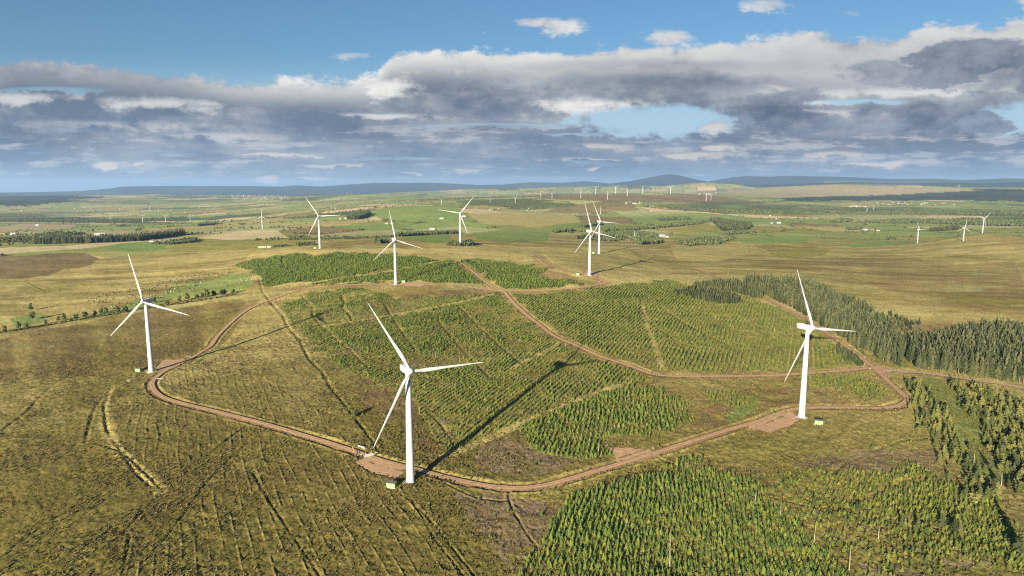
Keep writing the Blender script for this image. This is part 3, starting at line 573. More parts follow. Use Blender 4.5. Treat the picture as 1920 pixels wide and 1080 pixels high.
# ------------------------------------------------------------------ kiosks, fence, gate, grid
KB = MB().box((0,0,1.2),(4.8,2.5,2.4)).me('body', [M['kgreen']])
KR = MB().add([(-2.6,-1.45,2.4),(2.6,-1.45,2.4),(2.6,1.45,2.62),(-2.6,1.45,2.62),(-2.6,-1.45,2.58),(2.6,-1.45,2.58),(2.6,1.45,2.8),(-2.6,1.45,2.8)],[(0,3,2,1),(4,5,6,7),(0,1,5,4),(1,2,6,5),(2,3,7,6),(3,0,4,7)]).me('roof', [M['kroof']])
_k = MB().box((0,-1.27,1.15),(1.5,.06,1.9))
for q in range(5): _k.box((0,-1.31,.5+q*.28),(1.2,.03,.06))
KD = _k.me('door', [M['kdoor']]); KP = MB().box((0,0,.05),(5.2,2.9,.3)).me('plinth', [M['stone']])
for px, py, rz, lab in [(734,914,14,'pale green transformer kiosk at the foot of the nearest turbine'),(260,696,12,'pale green transformer kiosk left of the far left turbine'),(1535,795,22,'pale green kiosk right of the turbine inside the track bend'),
    (757,530,5,'pale green kiosk on the track by the turbine before the dark plantation'),(1083,516,0,'pale green kiosk on the gravel beside the looping hill track'),(591,466,0,'tiny pale green kiosk by the crest turbine with a level blade'),(850,460,0,'tiny pale green kiosk by the crest turbine before the round copse'),(1112,475,0,'tiny pale green kiosk by the half hidden turbine')]:
    x, y = ground([px], [py])[0]; t = bpy.data.objects.new('transformer_kiosk', None); COL.objects.link(t); t.location = (x, y, float(hz(x, y)[0])); t.rotation_euler.z = R(-rz); tag(t, lab, 'kiosk', 'green transformer kiosks beside the turbines')
    link('plinth', KP, t); link('body', KB, t); link('roof', KR, t)
    for dx in (-1.2, 1.1):
        d = link('door', KD, t); d.location.x = dx
def fence(a, b, name, label, cat, m, post_h=1.3, gap=2.2, rails=(.5,1.05)):
    (x0,y0),(x1,y1) = ground([a[0],b[0]],[a[1],b[1]]); n = max(2, int(math.hypot(x1-x0,y1-y0)/gap)+1); t = bpy.data.objects.new(name, None); COL.objects.link(t); z0 = float(hz(x0,y0)[0]); t.location = (x0,y0,z0); tag(t, label, cat)
    P = [(x0+(x1-x0)*k/(n-1)-x0, y0+(y1-y0)*k/(n-1)-y0) for k in range(n)]; Z = [float(hz(p[0]+x0, p[1]+y0)[0])-z0 for p in P]
    for p, z in zip(P, Z): link('post', MB().box((p[0],p[1],z+post_h/2-.2),(.22,.22,post_h+.4)).me('post', [m]), t)
    for h in rails: link('rail', MB().tube([(p[0],p[1],z+h) for p, z in zip(P, Z)], [.09]*n, 4).me('rail', [m]), t)
fence((661,842),(668,857),'timber_fence','short brown timber fence at the end of the gravel pad','fence',M['timber'])
fence((668,857),(686,853),'rail_fence','low pale rail fence between the timber fence and the cattle grid','fence',M['dead'])
fence((672,839),(683,842),'field_gate','grey field gate on the far verge above the cattle grid','gate',M['grey'],1.2,4,(.25,.5,.75,1.0))
fence((295,711),(306,711),'field_gate','white field gate at the bend below the far left turbine','gate',M['wall'],1.2,4,(.3,.6,.9))
fence((352,671),(357,670),'field_gate','small white gate on the track right of the far left turbine','gate',M['wall'],1.2,4,(.3,.6,.9))
fence((506,560),(518,557),'rail_fence','pale rail fence where the drain meets the track','fence',M['dead'],1.2,3,(.5,1.0))
x, y = ground([692],[854])[0]; cg = MB()
for k in range(9): cg.tube([(-2.6,-1.6+.4*k,.26),(2.6,-1.6+.4*k,.26)],[.09,.09],6)
cg.box((-2.75,0,.25),(.2,3.8,.2)).box((2.75,0,.25),(.2,3.8,.2)); o = link('cattle_grid', cg.me('cattle_grid', [M['grey']])); o.location = (x,y,float(base_h(np.array([x]),np.array([y]))[0])); o.rotation_euler.z = R(35); tag(o, 'grey steel cattle grid set in the track beside the gravel pad', 'cattle grid')

# ------------------------------------------------------------------ vegetation
def conifer(h, rad, tiers, per, seed, slender=1., droop=.35, bare=0., two=True):
    r_ = random.Random(seed); mb = MB(); ph = 0
    for i in range(tiers):
        q = i/(tiers-1); z = h*(bare+.04+(1-bare-.04)*q**.92); L = rad*(1-q)**.8*(1-.25*math.exp(-q*9))+rad*.07; ph += 2.4
        n = max(3, int(per*(1-.55*q)))
        for k in range(n):
            a = ph+2*PI*k/n+r_.uniform(-.3,.3); l = L*r_.uniform(.7,1.2); w = l*r_.uniform(.30,.46); dz = -droop*l*r_.uniform(.6,1.4); zz = z+r_.uniform(-.03,.03)*h
            c, s_ = math.cos(a), math.sin(a); up = h/tiers*.95
            V = [(0,0,zz+up*.55),(c*l*.55-s_*w, s_*l*.55+c*w, zz+dz*.45-up*.1),(c*l, s_*l, zz+dz+l*.08),(c*l*.55+s_*w, s_*l*.55-c*w, zz+dz*.45-up*.1),(c*l*.5, s_*l*.5, zz+up*.42+dz*.3)]
            mb.add(V, [(0,1,4),(1,2,4),(2,3,4),(3,0,4)])
    mb.add([(.04*h*math.cos(k*2.1),.04*h*math.sin(k*2.1),h*.93) for k in range(3)]+[(0,0,h*1.06)],[(0,1,3),(1,2,3),(2,0,3)])
    tk = MB().tube([(0,0,-.4),(0,0,h*.5),(0,0,h*.97)],[h*.022+.02,h*.014+.012,.012],5); return mb, tk
def broadleaf(h, rad, nleaf, seed, stem=.25, leaf=.5):
    r_ = random.Random(seed); mb = MB(); tk = MB(); cl = []
    tk.tube([(0,0,-.4),(r_.uniform(-.1,.1),0,h*stem),(r_.uniform(-.3,.3),r_.uniform(-.3,.3),h*.75)],[h*.04,h*.03,h*.008],6)
    for k in range(11):
        a = r_.uniform(0, 2*PI); q = r_.uniform(0,1); rr = rad*(.62*r_.random()**.5)*(1-.5*q); c = np.array((rr*math.cos(a), rr*math.sin(a), h*(stem+.12+(.80-stem)*q))); cl.append((c, rad*r_.uniform(.32,.5)))
        tk.tube([(0,0,h*stem*.9),tuple(c)],[h*.018,h*.005],4)
    for k in range(nleaf):
        c, s_ = cl[r_.randrange(len(cl))]; d = np.array((r_.gauss(0,1),r_.gauss(0,1),r_.gauss(0,.8))); d /= np.linalg.norm(d); p = c+d*s_*r_.random()**.33
        n = d+np.array((r_.gauss(0,.5),r_.gauss(0,.5),r_.gauss(0,.5))); n /= np.linalg.norm(n); u = np.cross(n,(.3,.1,1)); u /= np.linalg.norm(u); v = np.cross(n,u); L = leaf*r_.uniform(.6,1.3)
        mb.add([p-u*L*.5, p+v*L*.35, p+u*L*.5, p-v*L*.35],[(0,1,2,3)])
    return mb, tk
def kinds(fn, specs, leafm):
    out = []
    for sp in specs:
        cr, tk = fn(*sp); cm, tm = cr.me('crown', [leafm]), tk.me('trunk', [M['bark']])
        both = MB().add(cr.v, cr.f, 0).add(tk.v, tk.f, 1).me('tree_mesh', [leafm, M['bark']]); po = bpy.data.objects.new('tree_mesh', both); out.append((cm, tm, po))
    return out
YK = kinds(conifer, [(3.1,1.15,8,7,1),(2.7,1.25,7,7,2),(3.5,1.1,9,7,3),(2.3,1.25,7,6,4)], M['spruce'])
MK = kinds(conifer, [(14,3.3,12,8,5,1,.42,.10),(15.5,2.9,13,8,6,1,.45,.20),(12.5,3.6,11,9,7,1,.38,.05),(14.5,2.6,12,6,8,1,.5,.34),(13,3.9,10,8,9,1,.36,.08)], M['mature'])
BK = kinds(broadleaf, [(6,2.6,620,11,.16,.85),(7,2.8,680,12,.18,.9),(5,2.7,600,13,.10,.8)], M['broad'])
FK = kinds(broadleaf, [(10,5,70,21,.1,3.2),(11,4.5,70,22,.12,3.0),(9,5.2,70,23,.06,3.2)], M['farleaf'])
def tree(kinds_, k, x, y, z, sc, rz, name, label, cat, group):
    t = bpy.data.objects.new(name, None); COL.objects.link(t); t.location = (x, y, z); t.scale = sc if isinstance(sc, tuple) else (sc,)*3; t.rotation_euler.z = rz; tag(t, label, cat, group)
    link('trunk', kinds_[k][1], t); link('crown', kinds_[k][0], t); return t
def scatter(name, kinds_, P, rot, scl, idx, label, cat):
    """one uncountable stand: points carrying instances"""
    me = bpy.data.meshes.new(name); n = len(P); me.vertices.add(n); me.vertices.foreach_set('co', np.asarray(P, np.float32).ravel())
    a = me.attributes.new('rot','FLOAT_VECTOR','POINT'); a.data.foreach_set('vector', np.asarray(rot, np.float32).ravel()); a = me.attributes.new('scl','FLOAT_VECTOR','POINT'); a.data.foreach_set('vector', np.asarray(scl, np.float32).ravel())
    a = me.attributes.new('idx','INT','POINT'); a.data.foreach_set('value', np.asarray(idx, np.int32))
    o = tag(link(name, me), label, cat, None, 'stuff'); g = bpy.data.node_groups.new(name, 'GeometryNodeTree'); g.interface.new_socket('Geometry', in_out='INPUT', socket_type='NodeSocketGeometry'); g.interface.new_socket('Geometry', in_out='OUTPUT', socket_type='NodeSocketGeometry')
    N = g.nodes; gi = N.new('NodeGroupInput'); go = N.new('NodeGroupOutput'); ip = N.new('GeometryNodeInstanceOnPoints'); jn = N.new('GeometryNodeJoinGeometry')
    for c_, t_, po in kinds_[::-1]:
        oi = N.new('GeometryNodeObjectInfo'); oi.inputs['Object'].default_value = po; oi.inputs['As Instance'].default_value = True; g.links.new(oi.outputs['Geometry'], jn.inputs[0])
    for an, ty, sk in (('rot','FLOAT_VECTOR','Rotation'),('scl','FLOAT_VECTOR','Scale'),('idx','INT','Instance Index')):
        na = N.new('GeometryNodeInputNamedAttribute'); na.data_type = ty; na.inputs['Name'].default_value = an; g.links.new(na.outputs[0], ip.inputs[sk])
    ip.inputs['Pick Instance'].default_value = True; g.links.new(gi.outputs[0], ip.inputs['Points']); g.links.new(jn.outputs[0], ip.inputs['Instance']); g.links.new(ip.outputs[0], go.inputs[0])
    md = o.modifiers.new('stand', 'NODES'); md.node_group = g; return o
def seg_dist(x, y, lines, extra=0.):
    """smallest (distance - half width) to any line"""
    D = np.full(x.shape, 1e6)
    for w, L in lines:
        lo, hi = L.min(0)-15, L.max(0)+15; k = (x > lo[0]) & (x < hi[0]) & (y > lo[1]) & (y < hi[1])
        if not k.any(): continue
        X, Y = x[k], y[k]; d = np.full(X.shape, 1e6); st = max(1, len(L)//60)
        for a, b in zip(L[:-1], L[1:]):
            e = b-a; t = np.clip(((X-a[0])*e[0]+(Y-a[1])*e[1])/((e**2).sum()+1e-9), 0, 1); d = np.minimum(d, np.hypot(X-a[0]-t*e[0], Y-a[1]-t*e[1]))
        D[k] = np.minimum(D[k], d-w/2-extra)
    return D
def rows(polypx, head, rowgap, gap, jitter, wob=3.0, rmax=1500, wx=18, wy=6):
    g_ = ground(*np.array([(min(max(p[0],-40),1990), min(p[1],1140)) for p in polypx], float).T); c, s_ = math.cos(R(head)), math.sin(R(head))
    al = g_[:,0]*s_+g_[:,1]*c; cr = g_[:,0]*c-g_[:,1]*s_; A_, B_ = np.meshgrid(np.arange(al.min()-8, al.max()+8, gap), np.arange(cr.min()-8, cr.max()+8, rowgap)); A_ = A_.ravel(); B_ = B_.ravel()
    A_ = A_+rng.normal(0, jitter, A_.shape); B_ = B_+rng.normal(0, jitter*.62, B_.shape)+wob*fbm(A_/45, B_/80, 2, 111)
    x = A_*s_+B_*c; y = A_*c-B_*s_; z = base_h(x, y); px, py, d = project(x, y, z); r = np.hypot(x, y)
    k = inpoly(px+fbm(x/18, y/18, 3, 41)*wx, py+fbm(x/18, y/18, 3, 42)*wy, polypx) & (r < rmax); return x[k], y[k]
pts = []; limes = []   # x, y, scale
for key, head, dens, hs, rg, tg in [('P1',20,1.05,.92,2.6,1.6),('P1b',20,.98,.85,2.6,1.6),('P1c',20,1.02,.88,2.6,1.6),('P2',24,.84,.68,3.4,1.45),('P3',24,1.0,.70,3.7,1.35),('P4',10,.98,.72,2.7,1.4),('P5',14,1.02,.76,2.25,1.45),('P6',30,.70,.78,2.2,1.6),('P7',20,1.,.62,2.8,1.5),('P8',20,.7,.66,2.8,1.7),('P9',20,.85,.8,2.8,1.8)]:
    x, y = rows(PLANT[key], head, rg, tg, .8 if key in ('P4','P5','P6','P9') else .45)
    nz = fbm(x/38, y/38, 4, 120)+.5*fbm(x/11, y/11, 2, 121); lim = dens-.02+(.45 if key in ('P4','P5') else .75)*np.clip(nz, -1, .4)-(.12 if key == 'P2' else .10-.9*fbm(x/70, y/40, 3, 122) if key == 'P6' else 0)
    k = (rng.random(len(x)) < lim) & (seg_dist(x, y, road_w, 2.6) > 0) & (seg_dist(x, y, track_w, -1.0) > 0) & (seg_dist(x, y, [(1.6, L) for a, L in ditch_w], 1.0) > 0)
    for p in PADS:
        px, py, _d = project(x, y, base_h(x, y)); k &= ~inpoly(px, py, p)
    x, y, nz = x[k], y[k], nz[k]; (limes if key == 'P6' else pts).append(np.c_[x, y, hs*np.clip(rng.normal(.86,.24,len(x)),.3,1.5)*(1+.30*nz)])
# stray seedlings in the heather between
for pg in ([(1300,800),(1330,755),(1500,700),(1600,755),(1400,790)],[(1480,860),(1700,825),(1800,850),(1740,885),(1500,880)],[(850,925),(1045,950),(960,1075)],[(880,845),(1060,850),(1000,895)],[(520,560),(600,560),(760,740),(700,830),(560,650)]):
    x, y = rows(pg, 20, 7, 7, 2.5); k = rng.random(len(x)) < .35; pts.append(np.c_[x[k], y[k], rng.uniform(.35,.8,k.sum())])
limes = np.vstack(limes); lz = hz(limes[:,0], limes[:,1])
pts = np.vstack(pts); pz = hz(pts[:,0], pts[:,1])
def split(pts, pz, h, nmax=300):
    px, py, d = project(pts[:,0], pts[:,1], pz); vis = (px > 6) & (px < 1914) & (py > 10) & (py < 1074)
    size = np.where(vis, pts[:,2]*h/d, 0); order = np.argsort(-size); return order[:nmax], order[nmax:]
top, rest = split(pts, pz, 3.4)
for i in top:
    tree(YK, i % 4, *pts[i,:2], pz[i]-.05, (pts[i,2]*rng.uniform(.9,1.15),)*2+(pts[i,2],), rng.uniform(0,6.28), 'young_spruce', 'bright green young spruce standing in the closest plantation rows at the bottom right', 'young spruce', 'nearest young spruces of the lower right plantation')
n = len(rest); sc = pts[rest,2]*1.0
scatter('young_spruce_plantation', YK, np.c_[pts[rest,:2], pz[rest]-.05], np.c_[rng.normal(0,.05,n), rng.normal(0,.05,n), rng.uniform(0,6.28,n)], np.c_[sc*rng.uniform(1.0,1.45,n), sc*rng.uniform(1.0,1.45,n), sc], rng.integers(0,4,n), 'rows of young green spruces planted in blocks between the gravel tracks', 'plantation')
LK = kinds(conifer, [(2.3,1.15,6,7,51,1,.25),(2.6,1.05,7,7,52,1,.3),(2.0,1.2,6,8,53,1,.2)], M['lime'])
top, rest = split(limes, lz, 2.4)
for i in top:
    w_ = rng.uniform(.9,1.3)
    tree(LK, i % 3, *limes[i,:2], lz[i]-.05, (limes[i,2]*w_,)*2+(limes[i,2],), rng.uniform(0,6.28), 'young_pine', 'squat yellow green young pine in the patchy planting of the bottom right corner', 'young pine', 'squat young pines of the bottom right corner')
n = len(rest); sc = limes[rest,2]
scatter('young_pine_planting', LK, np.c_[limes[rest,:2], lz[rest]-.05], np.c_[rng.normal(0,.06,n), rng.normal(0,.06,n), rng.uniform(0,6.28,n)], np.c_[sc*rng.uniform(.9,1.4,n), sc*rng.uniform(.9,1.4,n), sc], rng.integers(0,3,n), 'patchy planting of squat yellow green young pines at bottom right', 'plantation')
# mature spruce woods on the right
FOR = [([(1398,530),(1450,531),(1520,544),(1585,566),(1640,597),(1685,635),(1700,660),(1684,688),(1650,674),(1590,638),(1520,597),(1450,560),(1400,543)],0.86,.95,2.6),
       ([(1700,655),(1760,636),(1810,628),(1990,622),(2000,728),(1920,718),(1850,708),(1790,699),(1740,693),(1716,690)],1.0,.96,3.1),
       ([(1270,552),(1300,543),(1350,546),(1380,561),(1386,572),(1340,568),(1290,560)],.45,.95,2.6), ([(1300,533),(1380,531),(1420,545),(1430,562),(1400,556),(1350,540)],.5,.95,2.6),
       ([(1650,590),(1715,600),(1745,632),(1705,655),(1675,625)],.5,.3,4.5),
       ([(1560,650),(1590,645),(1625,672),(1618,690),(1590,680)],.33,.7,2.4)]
mp = []
for pg, s_, dens, gp in FOR:
    x, y = rows(pg, 20, gp, gp*.9, .55, rmax=1400, wx=10, wy=4); k = (rng.random(len(x)) < dens) & (seg_dist(x, y, road_w, 3.0) > 0); x, y = x[k], y[k]
    mp.append(np.c_[x, y, s_*np.clip(rng.normal(.95,.13,len(x)),.5,1.35)*(1+.15*fbm(x/30, y/30, 2, 130))])
for px, py, s_ in [(1916,1040,1.15),(1525,946,.30),(1606,953,.34),(1612,955,.3),(1720,990,.42),(1765,985,.5),(1790,995,.5),(1800,1000,.42),(1690,985,.34),(1605,945,.25),(1870,905,.5),(1905,880,.5),(1858,880,.55),(1818,862,.45),(1830,905,.5)]:
    p = ground([px],[py])[0]; mp.append(np.array([[p[0],p[1],s_]]))
mp = np.vstack(mp); mz = hz(mp[:,0], mp[:,1]); top, rest = split(mp, mz, 14)
for i in top:
    wide = rng.uniform(1.15,1.75) if mp[i,2] < .62 else rng.uniform(.9,1.15)
    tree(MK, i % 5, *mp[i,:2], mz[i]-.1, (mp[i,2]*wide,)*2+(mp[i,2],), rng.uniform(0,6.28), 'spruce_tree', 'dark green grown spruce standing in the woods along the right edge', 'spruce', 'spruces of the right hand woods')
n = len(rest); sc = mp[rest,2]; wd = np.where(sc < .62, 1.4, 1.02)*rng.uniform(.82,1.2,n)
scatter('spruce_forest', MK, np.c_[mp[rest,:2], mz[rest]-.1], np.c_[rng.normal(0,.035,n), rng.normal(0,.035,n), rng.uniform(0,6.28,n)], np.c_[sc*wd, sc*wd, sc], rng.integers(0,5,n), 'dense dark spruce forest on both sides of the right hand track', 'forest')
# half grown bushy trees in the strips beside the green ride
QK = kinds(conifer, [(5.4,1.9,8,8,41,1,.32),(4.8,2.1,7,8,42,1,.28),(6.2,1.8,9,8,43,1,.35)], M['bushy'])+kinds(broadleaf, [(5.2,2.2,380,44,.10,.7)], M['bushy'])
qp = []
for pg, dens, gp in [([(1690,705),(1725,722),(1765,765),(1805,830),(1840,880),(1866,940),(1815,945),(1770,885),(1730,815),(1702,745)],.40,3.0),([(1785,712),(1850,728),(1940,765),(1990,960),(1905,930),(1872,870),(1848,815),(1800,760)],.62,3.1),([(1830,860),(1880,890),(1920,960),(1880,960),(1840,910)],.12,3.5)]:
    x, y = rows(pg, 20, gp, gp*.9, 1.1, rmax=1400, wx=22, wy=9); k = (rng.random(len(x)) < dens+.7*fbm(x/16, y/16, 3, 131)) & (seg_dist(x, y, road_w, 2.2) > 0); x, y = x[k], y[k]
    qp.append(np.c_[x, y, np.clip(rng.normal(.95,.28,len(x)),.35,1.7)])
qp = np.vstack(qp); qz = hz(qp[:,0], qp[:,1]); top, rest = split(qp, qz, 5.4)
for i in top:
    w_ = rng.uniform(.9,1.35)
    tree(QK, i % 4, *qp[i,:2], qz[i]-.1, (qp[i,2]*w_,)*2+(qp[i,2],), rng.uniform(0,6.28), 'bushy_tree', 'half grown bushy tree in the ragged strips beside the green grass ride at right', 'tree', 'bushy trees beside the grass ride')
n = len(rest)
if n:
    sc = qp[rest,2]; scatter('bushy_strip', QK, np.c_[qp[rest,:2], qz[rest]-.1], np.c_[np.zeros(n), np.zeros(n), rng.uniform(0,6.28,n)], np.c_[sc*1.15, sc*1.15, sc], rng.integers(0,4,n), 'ragged strips of half grown trees beside the green grass ride', 'trees')
# hedgerow trees on the left and bushes by the drain
HT = [(9,621,.9),(35,617,1),(50,615,.9),(61,600,1.3),(57,582,1),(86,607,.7),(109,602,.8),(120,601,.95),(142,599,1.15),(160,596,1.1),(179,592,.8),(189,588,1.1),(200,589,1),(220,587,1),(235,585,1.05),(280,577,.9),(290,568,.9),(314,572,1.1),(337,567,1),(352,562,1),(370,560,.95),(380,558,.8),(388,557,1.2),(402,553,1.1),(415,555,1),(422,553,1),(437,551,1.05)]
for k, (px, py, s_) in enumerate(HT):
    x, y = ground([px],[py])[0]
    lab = 'lone dark tree in the grass just above the left hedgerow' if k == 4 else 'tall bushy tree above the left end of the hedgerow' if k == 3 else 'small round tree in the hedgerow line between green pasture and brown moor at left'
    tree(BK, k % 3, x, y, float(hz(x,y)[0])-.1, (s_*random.uniform(1.2,1.7),)*2+(s_*random.uniform(1.15,1.45),), random.uniform(0,6), 'hedgerow_tree', lab, 'tree', 'trees along the left hedgerow')
for k, (px, py, s_, lab) in enumerate([(664,782,1.05,'big round bush by the long drain, casting a wide shadow'),(562,641,.5,'small bush on the long drain just below the turbine shadow'),(604,712,.45,'small bush halfway down the long drain'),(788,790,.4,'small dark shrub right beside the nearest tower'),(815,835,.38,'pale shrub in the rough grass left of the tower shadow')]):
    x, y = ground([px],[py])[0]; tree(BK, 2, x, y, float(hz(x,y)[0])-.2, (s_*1.25,)*2+(s_,), k*1.3, 'bush', lab, 'bush', 'bushes by the long drain')
# low scrub along the hedge line and wet ground
x_, y_ = [], []
hl = wline([(-20,626),(50,616),(142,601),(235,586),(320,572),(440,553)], 30)
for p in hl:
    for q in range(2): x_.append(p[0]+random.gauss(0,2)); y_.append(p[1]+random.gauss(0,2.5))
for pg, cnt in [([(150,560),(330,520),(430,505),(420,520),(300,560),(200,585)],260),([(1380,462),(1440,458),(1480,468),(1450,478),(1400,476)],120),([(1555,560),(1660,590),(1700,610),(1650,612),(1580,570)],120),([(1640,700),(1700,720),(1760,800),(1740,800),(1690,740)],60)]:
    x, y = rows(pg, 10, 9, 9, 4, rmax=2600); k = rng.permutation(len(x))[:cnt]; x_ += list(x[k]); y_ += list(y[k])
x_ = np.array(x_); y_ = np.array(y_); n = len(x_); sc = rng.uniform(.14,.36,n)
scatter('rough_scrub', BK, np.c_[x_, y_, hz(x_, y_)-.1], np.c_[np.zeros(n), np.zeros(n), rng.uniform(0,6,n)], np.c_[sc*1.5, sc*1.5, sc], rng.integers(0,3,n), 'low scattered scrub and rushes along hedge lines and wet ground', 'scrub')
# tussocks of purple moor grass and rush on the near moor
def tussock(seed, h, w, n):
    r_ = random.Random(seed); mb = MB()
    for k in range(n):
        a = 2*PI*k/n+r_.uniform(-.4,.4); l = w*r_.uniform(.5,1.1); hh = h*r_.uniform(.6,1.15); c, s_ = math.cos(a), math.sin(a); q = w*.28
        mb.add([(-s_*q*.5,c*q*.5,-.1),(s_*q*.5,-c*q*.5,-.1),(c*l*.55+s_*q*.5,s_*l*.55-c*q*.5,hh*.8),(c*l*.55-s_*q*.5,s_*l*.55+c*q*.5,hh*.8),(c*l,s_*l,hh*.55)],[(0,1,2,3),(3,2,4)])
    return mb
TK_ = []
for sd, h_, w_ in ((1,.55,.75),(2,.45,.85),(3,.7,.6)):
    po = bpy.data.objects.new('tussock_mesh', tussock(sd, h_, w_, 11).me('tussock_mesh', [M['tuss']])); TK_.append((None, None, po))
th = rng.uniform(R(-46), R(46), 210000); rr = np.sqrt(rng.uniform(210**2, 720**2, 210000)); x, y = rr*np.sin(th), rr*np.cos(th)
k = (fbm(x/22, y/22, 4, 140)+.35*fbm(x/5, y/5, 2, 141)+.14 > rng.uniform(-.35,.5,len(x))) & (rng.random(len(x)) < np.clip(1.25-rr/900, .3, 1)); x, y = x[k], y[k]
k = (seg_dist(x, y, road_w, .9) > 0)
px, py, _d = project(x, y, base_h(x, y))
for p in PADS: k &= ~inpoly(px, py, p)
x, y = x[k], y[k]; n = len(x); sc = rng.uniform(.6,1.35,n)*(1+.5*fbm(x/40, y/40, 3, 142))
scatter('grass_tussocks', TK_, np.c_[x, y, hz(x, y)-.05], np.c_[np.zeros(n), np.zeros(n), rng.uniform(0,6.3,n)], np.c_[sc, sc, sc*rng.uniform(.7,1.2,n)], rng.integers(0,3,n), 'golden and olive grass tussocks over the near moor', 'grass')
# woods, shelter belts and copses in the valleys (each mass one wood)
WOODS = [('dark straight shelter belt beyond the brown moor at left',[(62,458),(170,456),(262,452),(345,441),(345,438),(260,449),(170,453),(62,455)],1.35,5.5),
 ('trees round the white farm on the green field at left',[(285,458),(330,452),(368,449),(366,455),(320,459)],.8,9),('wooded ground at the left edge of the valley',[(-20,450),(50,446),(110,437),(160,439),(90,447),(60,455),(-20,456)],1,16),
 ('long dark wood behind the four valley turbines',[(0,412),(150,409),(210,414),(330,409),(440,403),(500,403),(500,406),(400,408),(300,416),(150,418),(0,416)],1.1,16),('small dark block of trees right of the valley turbines',[(370,422),(405,419),(407,421),(372,424)],1.1,7),
 ('oval copse on the slope beside the bright green hill',[(650,411),(668,405),(694,401),(688,407),(672,412)],1.4,7),('tree belt at the foot of the green hill fields',[(742,441.5),(800,438),(855,436),(856,438.5),(800,441),(745,443.5)],.95,6),
 ('small round copse left of the crest track turbine',[(704,456.5),(722,454),(728,456),(708,458)],.95,5),('round dark copse behind the crest turbine',[(838,461),(860,456.5),(886,457),(887,461),(860,462.5)],.75,4.5),
 ('hedge line across the middle fields',[(542,449),(620,448),(700,445),(740,443),(740,444.2),(700,446.2),(620,449.2),(542,450.2)],.5,7),('low trees left of the crest turbine',[(556,461),(588,457.5),(590,459.5),(558,462)],.7,5),('shelter trees by the pale sheds on the crest',[(506,464),(536,461),(540,462),(508,465)],.5,5),
 ('scattered trees left of the dark valley wood',[(1036,436),(1060,432),(1075,432),(1070,435),(1040,437)],1,8),('long dark wood behind the grassy hill',[(1078,448),(1130,440),(1180,436),(1228,441),(1240,456),(1200,459),(1180,448),(1120,447)],1,8),('narrow belt of trees running up the green fields',[(1130,432),(1220,427),(1290,419),(1330,413),(1330,416),(1290,423),(1220,430),(1130,435)],1,8),
 ('trees in the fields above the narrow belt',[(1085,424),(1120,418),(1128,422),(1090,427)],1.1,10),('small trees scattered in the green slope',[(1230,411),(1290,408),(1295,412),(1240,414)],1,11),('dark square wood on the green hill side',[(1332,412),(1390,412),(1412,424),(1400,432),(1355,433)],1,8),('long copse below the square wood',[(1352,439),(1400,435),(1410,437),(1360,441)],1,8),
 ('loose trees in the hollow right of the white barn',[(1265,455),(1310,447),(1380,446),(1350,458),(1290,462)],.8,12),('copse on the pale field at right',[(1555,417),(1580,412),(1600,415),(1580,418)],1.2,9),('trees beside the red roofed farm',[(1585,430),(1615,428),(1618,430),(1590,432)],1,9),
 ('long belt of woods across the right valley',[(1610,417),(1700,413),(1820,414),(1930,416),(1930,425),(1860,424),(1760,420),(1650,419)],1.2,14),('dark block wood behind the right turbines',[(1740,432),(1795,426),(1802,430),(1745,435)],1,9),
 ('far dark woods across the middle distance',[(1180,386),(1280,391),(1400,396),(1490,398),(1600,398),(1760,395),(1920,397),(1920,404),(1700,404),(1500,404),(1400,401),(1270,395)],1.25,30),('bushy trees on the hill turbine slope',[(1090,451),(1130,448),(1170,449),(1150,453)],.6,8)]
def wood(polypx, s_, gp, cap=1500):
    P = np.array(polypx, float); lo, hi = P.min(0), P.max(0); k = int((hi[0]-lo[0])*(hi[1]-lo[1])*6)+400; k = min(k, 9000)
    px = rng.uniform(lo[0], hi[0], k); py = rng.uniform(lo[1], hi[1], k); m = inpoly(px, py, P); w = ground(px[m], py[m])
    key = np.floor(w/gp); _, u = np.unique(key, axis=0, return_index=True); w = w[u]+rng.normal(0, gp*.15, (len(u),2)); return w[:cap]
for lab, pg, s_, gp in WOODS:
    w = wood(pg, s_, gp); n = len(w)
    if n < 1: continue
    sc = s_*rng.uniform(.65,1.2,n); con = lab.startswith('dark') or lab.startswith('oval')
    scatter('spruce_wood' if con else 'wood', MK if con else FK, np.c_[w, hz(w[:,0], w[:,1])-.5], np.c_[np.zeros(n), np.zeros(n), rng.uniform(0,6,n)], np.c_[sc*(1.6 if con else 1.1), sc*(1.6 if con else 1.1), sc*(.95 if con else 1)], rng.integers(0,3,n), lab, 'wood')
# hedgerow trees of the far patchwork: along the field edges
hx, hy = [], []
k = ~named & (fed < 16) & (GR > 1900) & (GR < 9000) & (np.abs(GX) < GR*.72) & (inval > .6) & (wood_n < .5)
iy, ix = np.where(k); sel = rng.permutation(len(iy))[:4200]; hx, hy = GX[iy[sel],ix[sel]], GY[iy[sel],ix[sel]]
k = ~named & (wood_n > .6) & (GR > 2200) & (GR < 8000) & (np.abs(GX) < GR*.72) & (inval > .6); iy, ix = np.where(k); sel = rng.permutation(len(iy))[:3800]; hx = np.r_[hx, GX[iy[sel],ix[sel]]]; hy = np.r_[hy, GY[iy[sel],ix[sel]]]
pr = rng.random(len(hx)) < .8; hx, hy = hx[pr], hy[pr]; n = len(hx); sc = rng.uniform(.4,1.05,n)
scatter('field_hedges_and_woods', FK, np.c_[hx, hy, base_h(hx, hy)-.4], np.c_[np.zeros(n), np.zeros(n), rng.uniform(0,6,n)], np.c_[sc*1.2, sc*1.2, sc*.8], rng.integers(0,3,n), 'hedges and small woods between the fields of the far valleys', 'hedges')
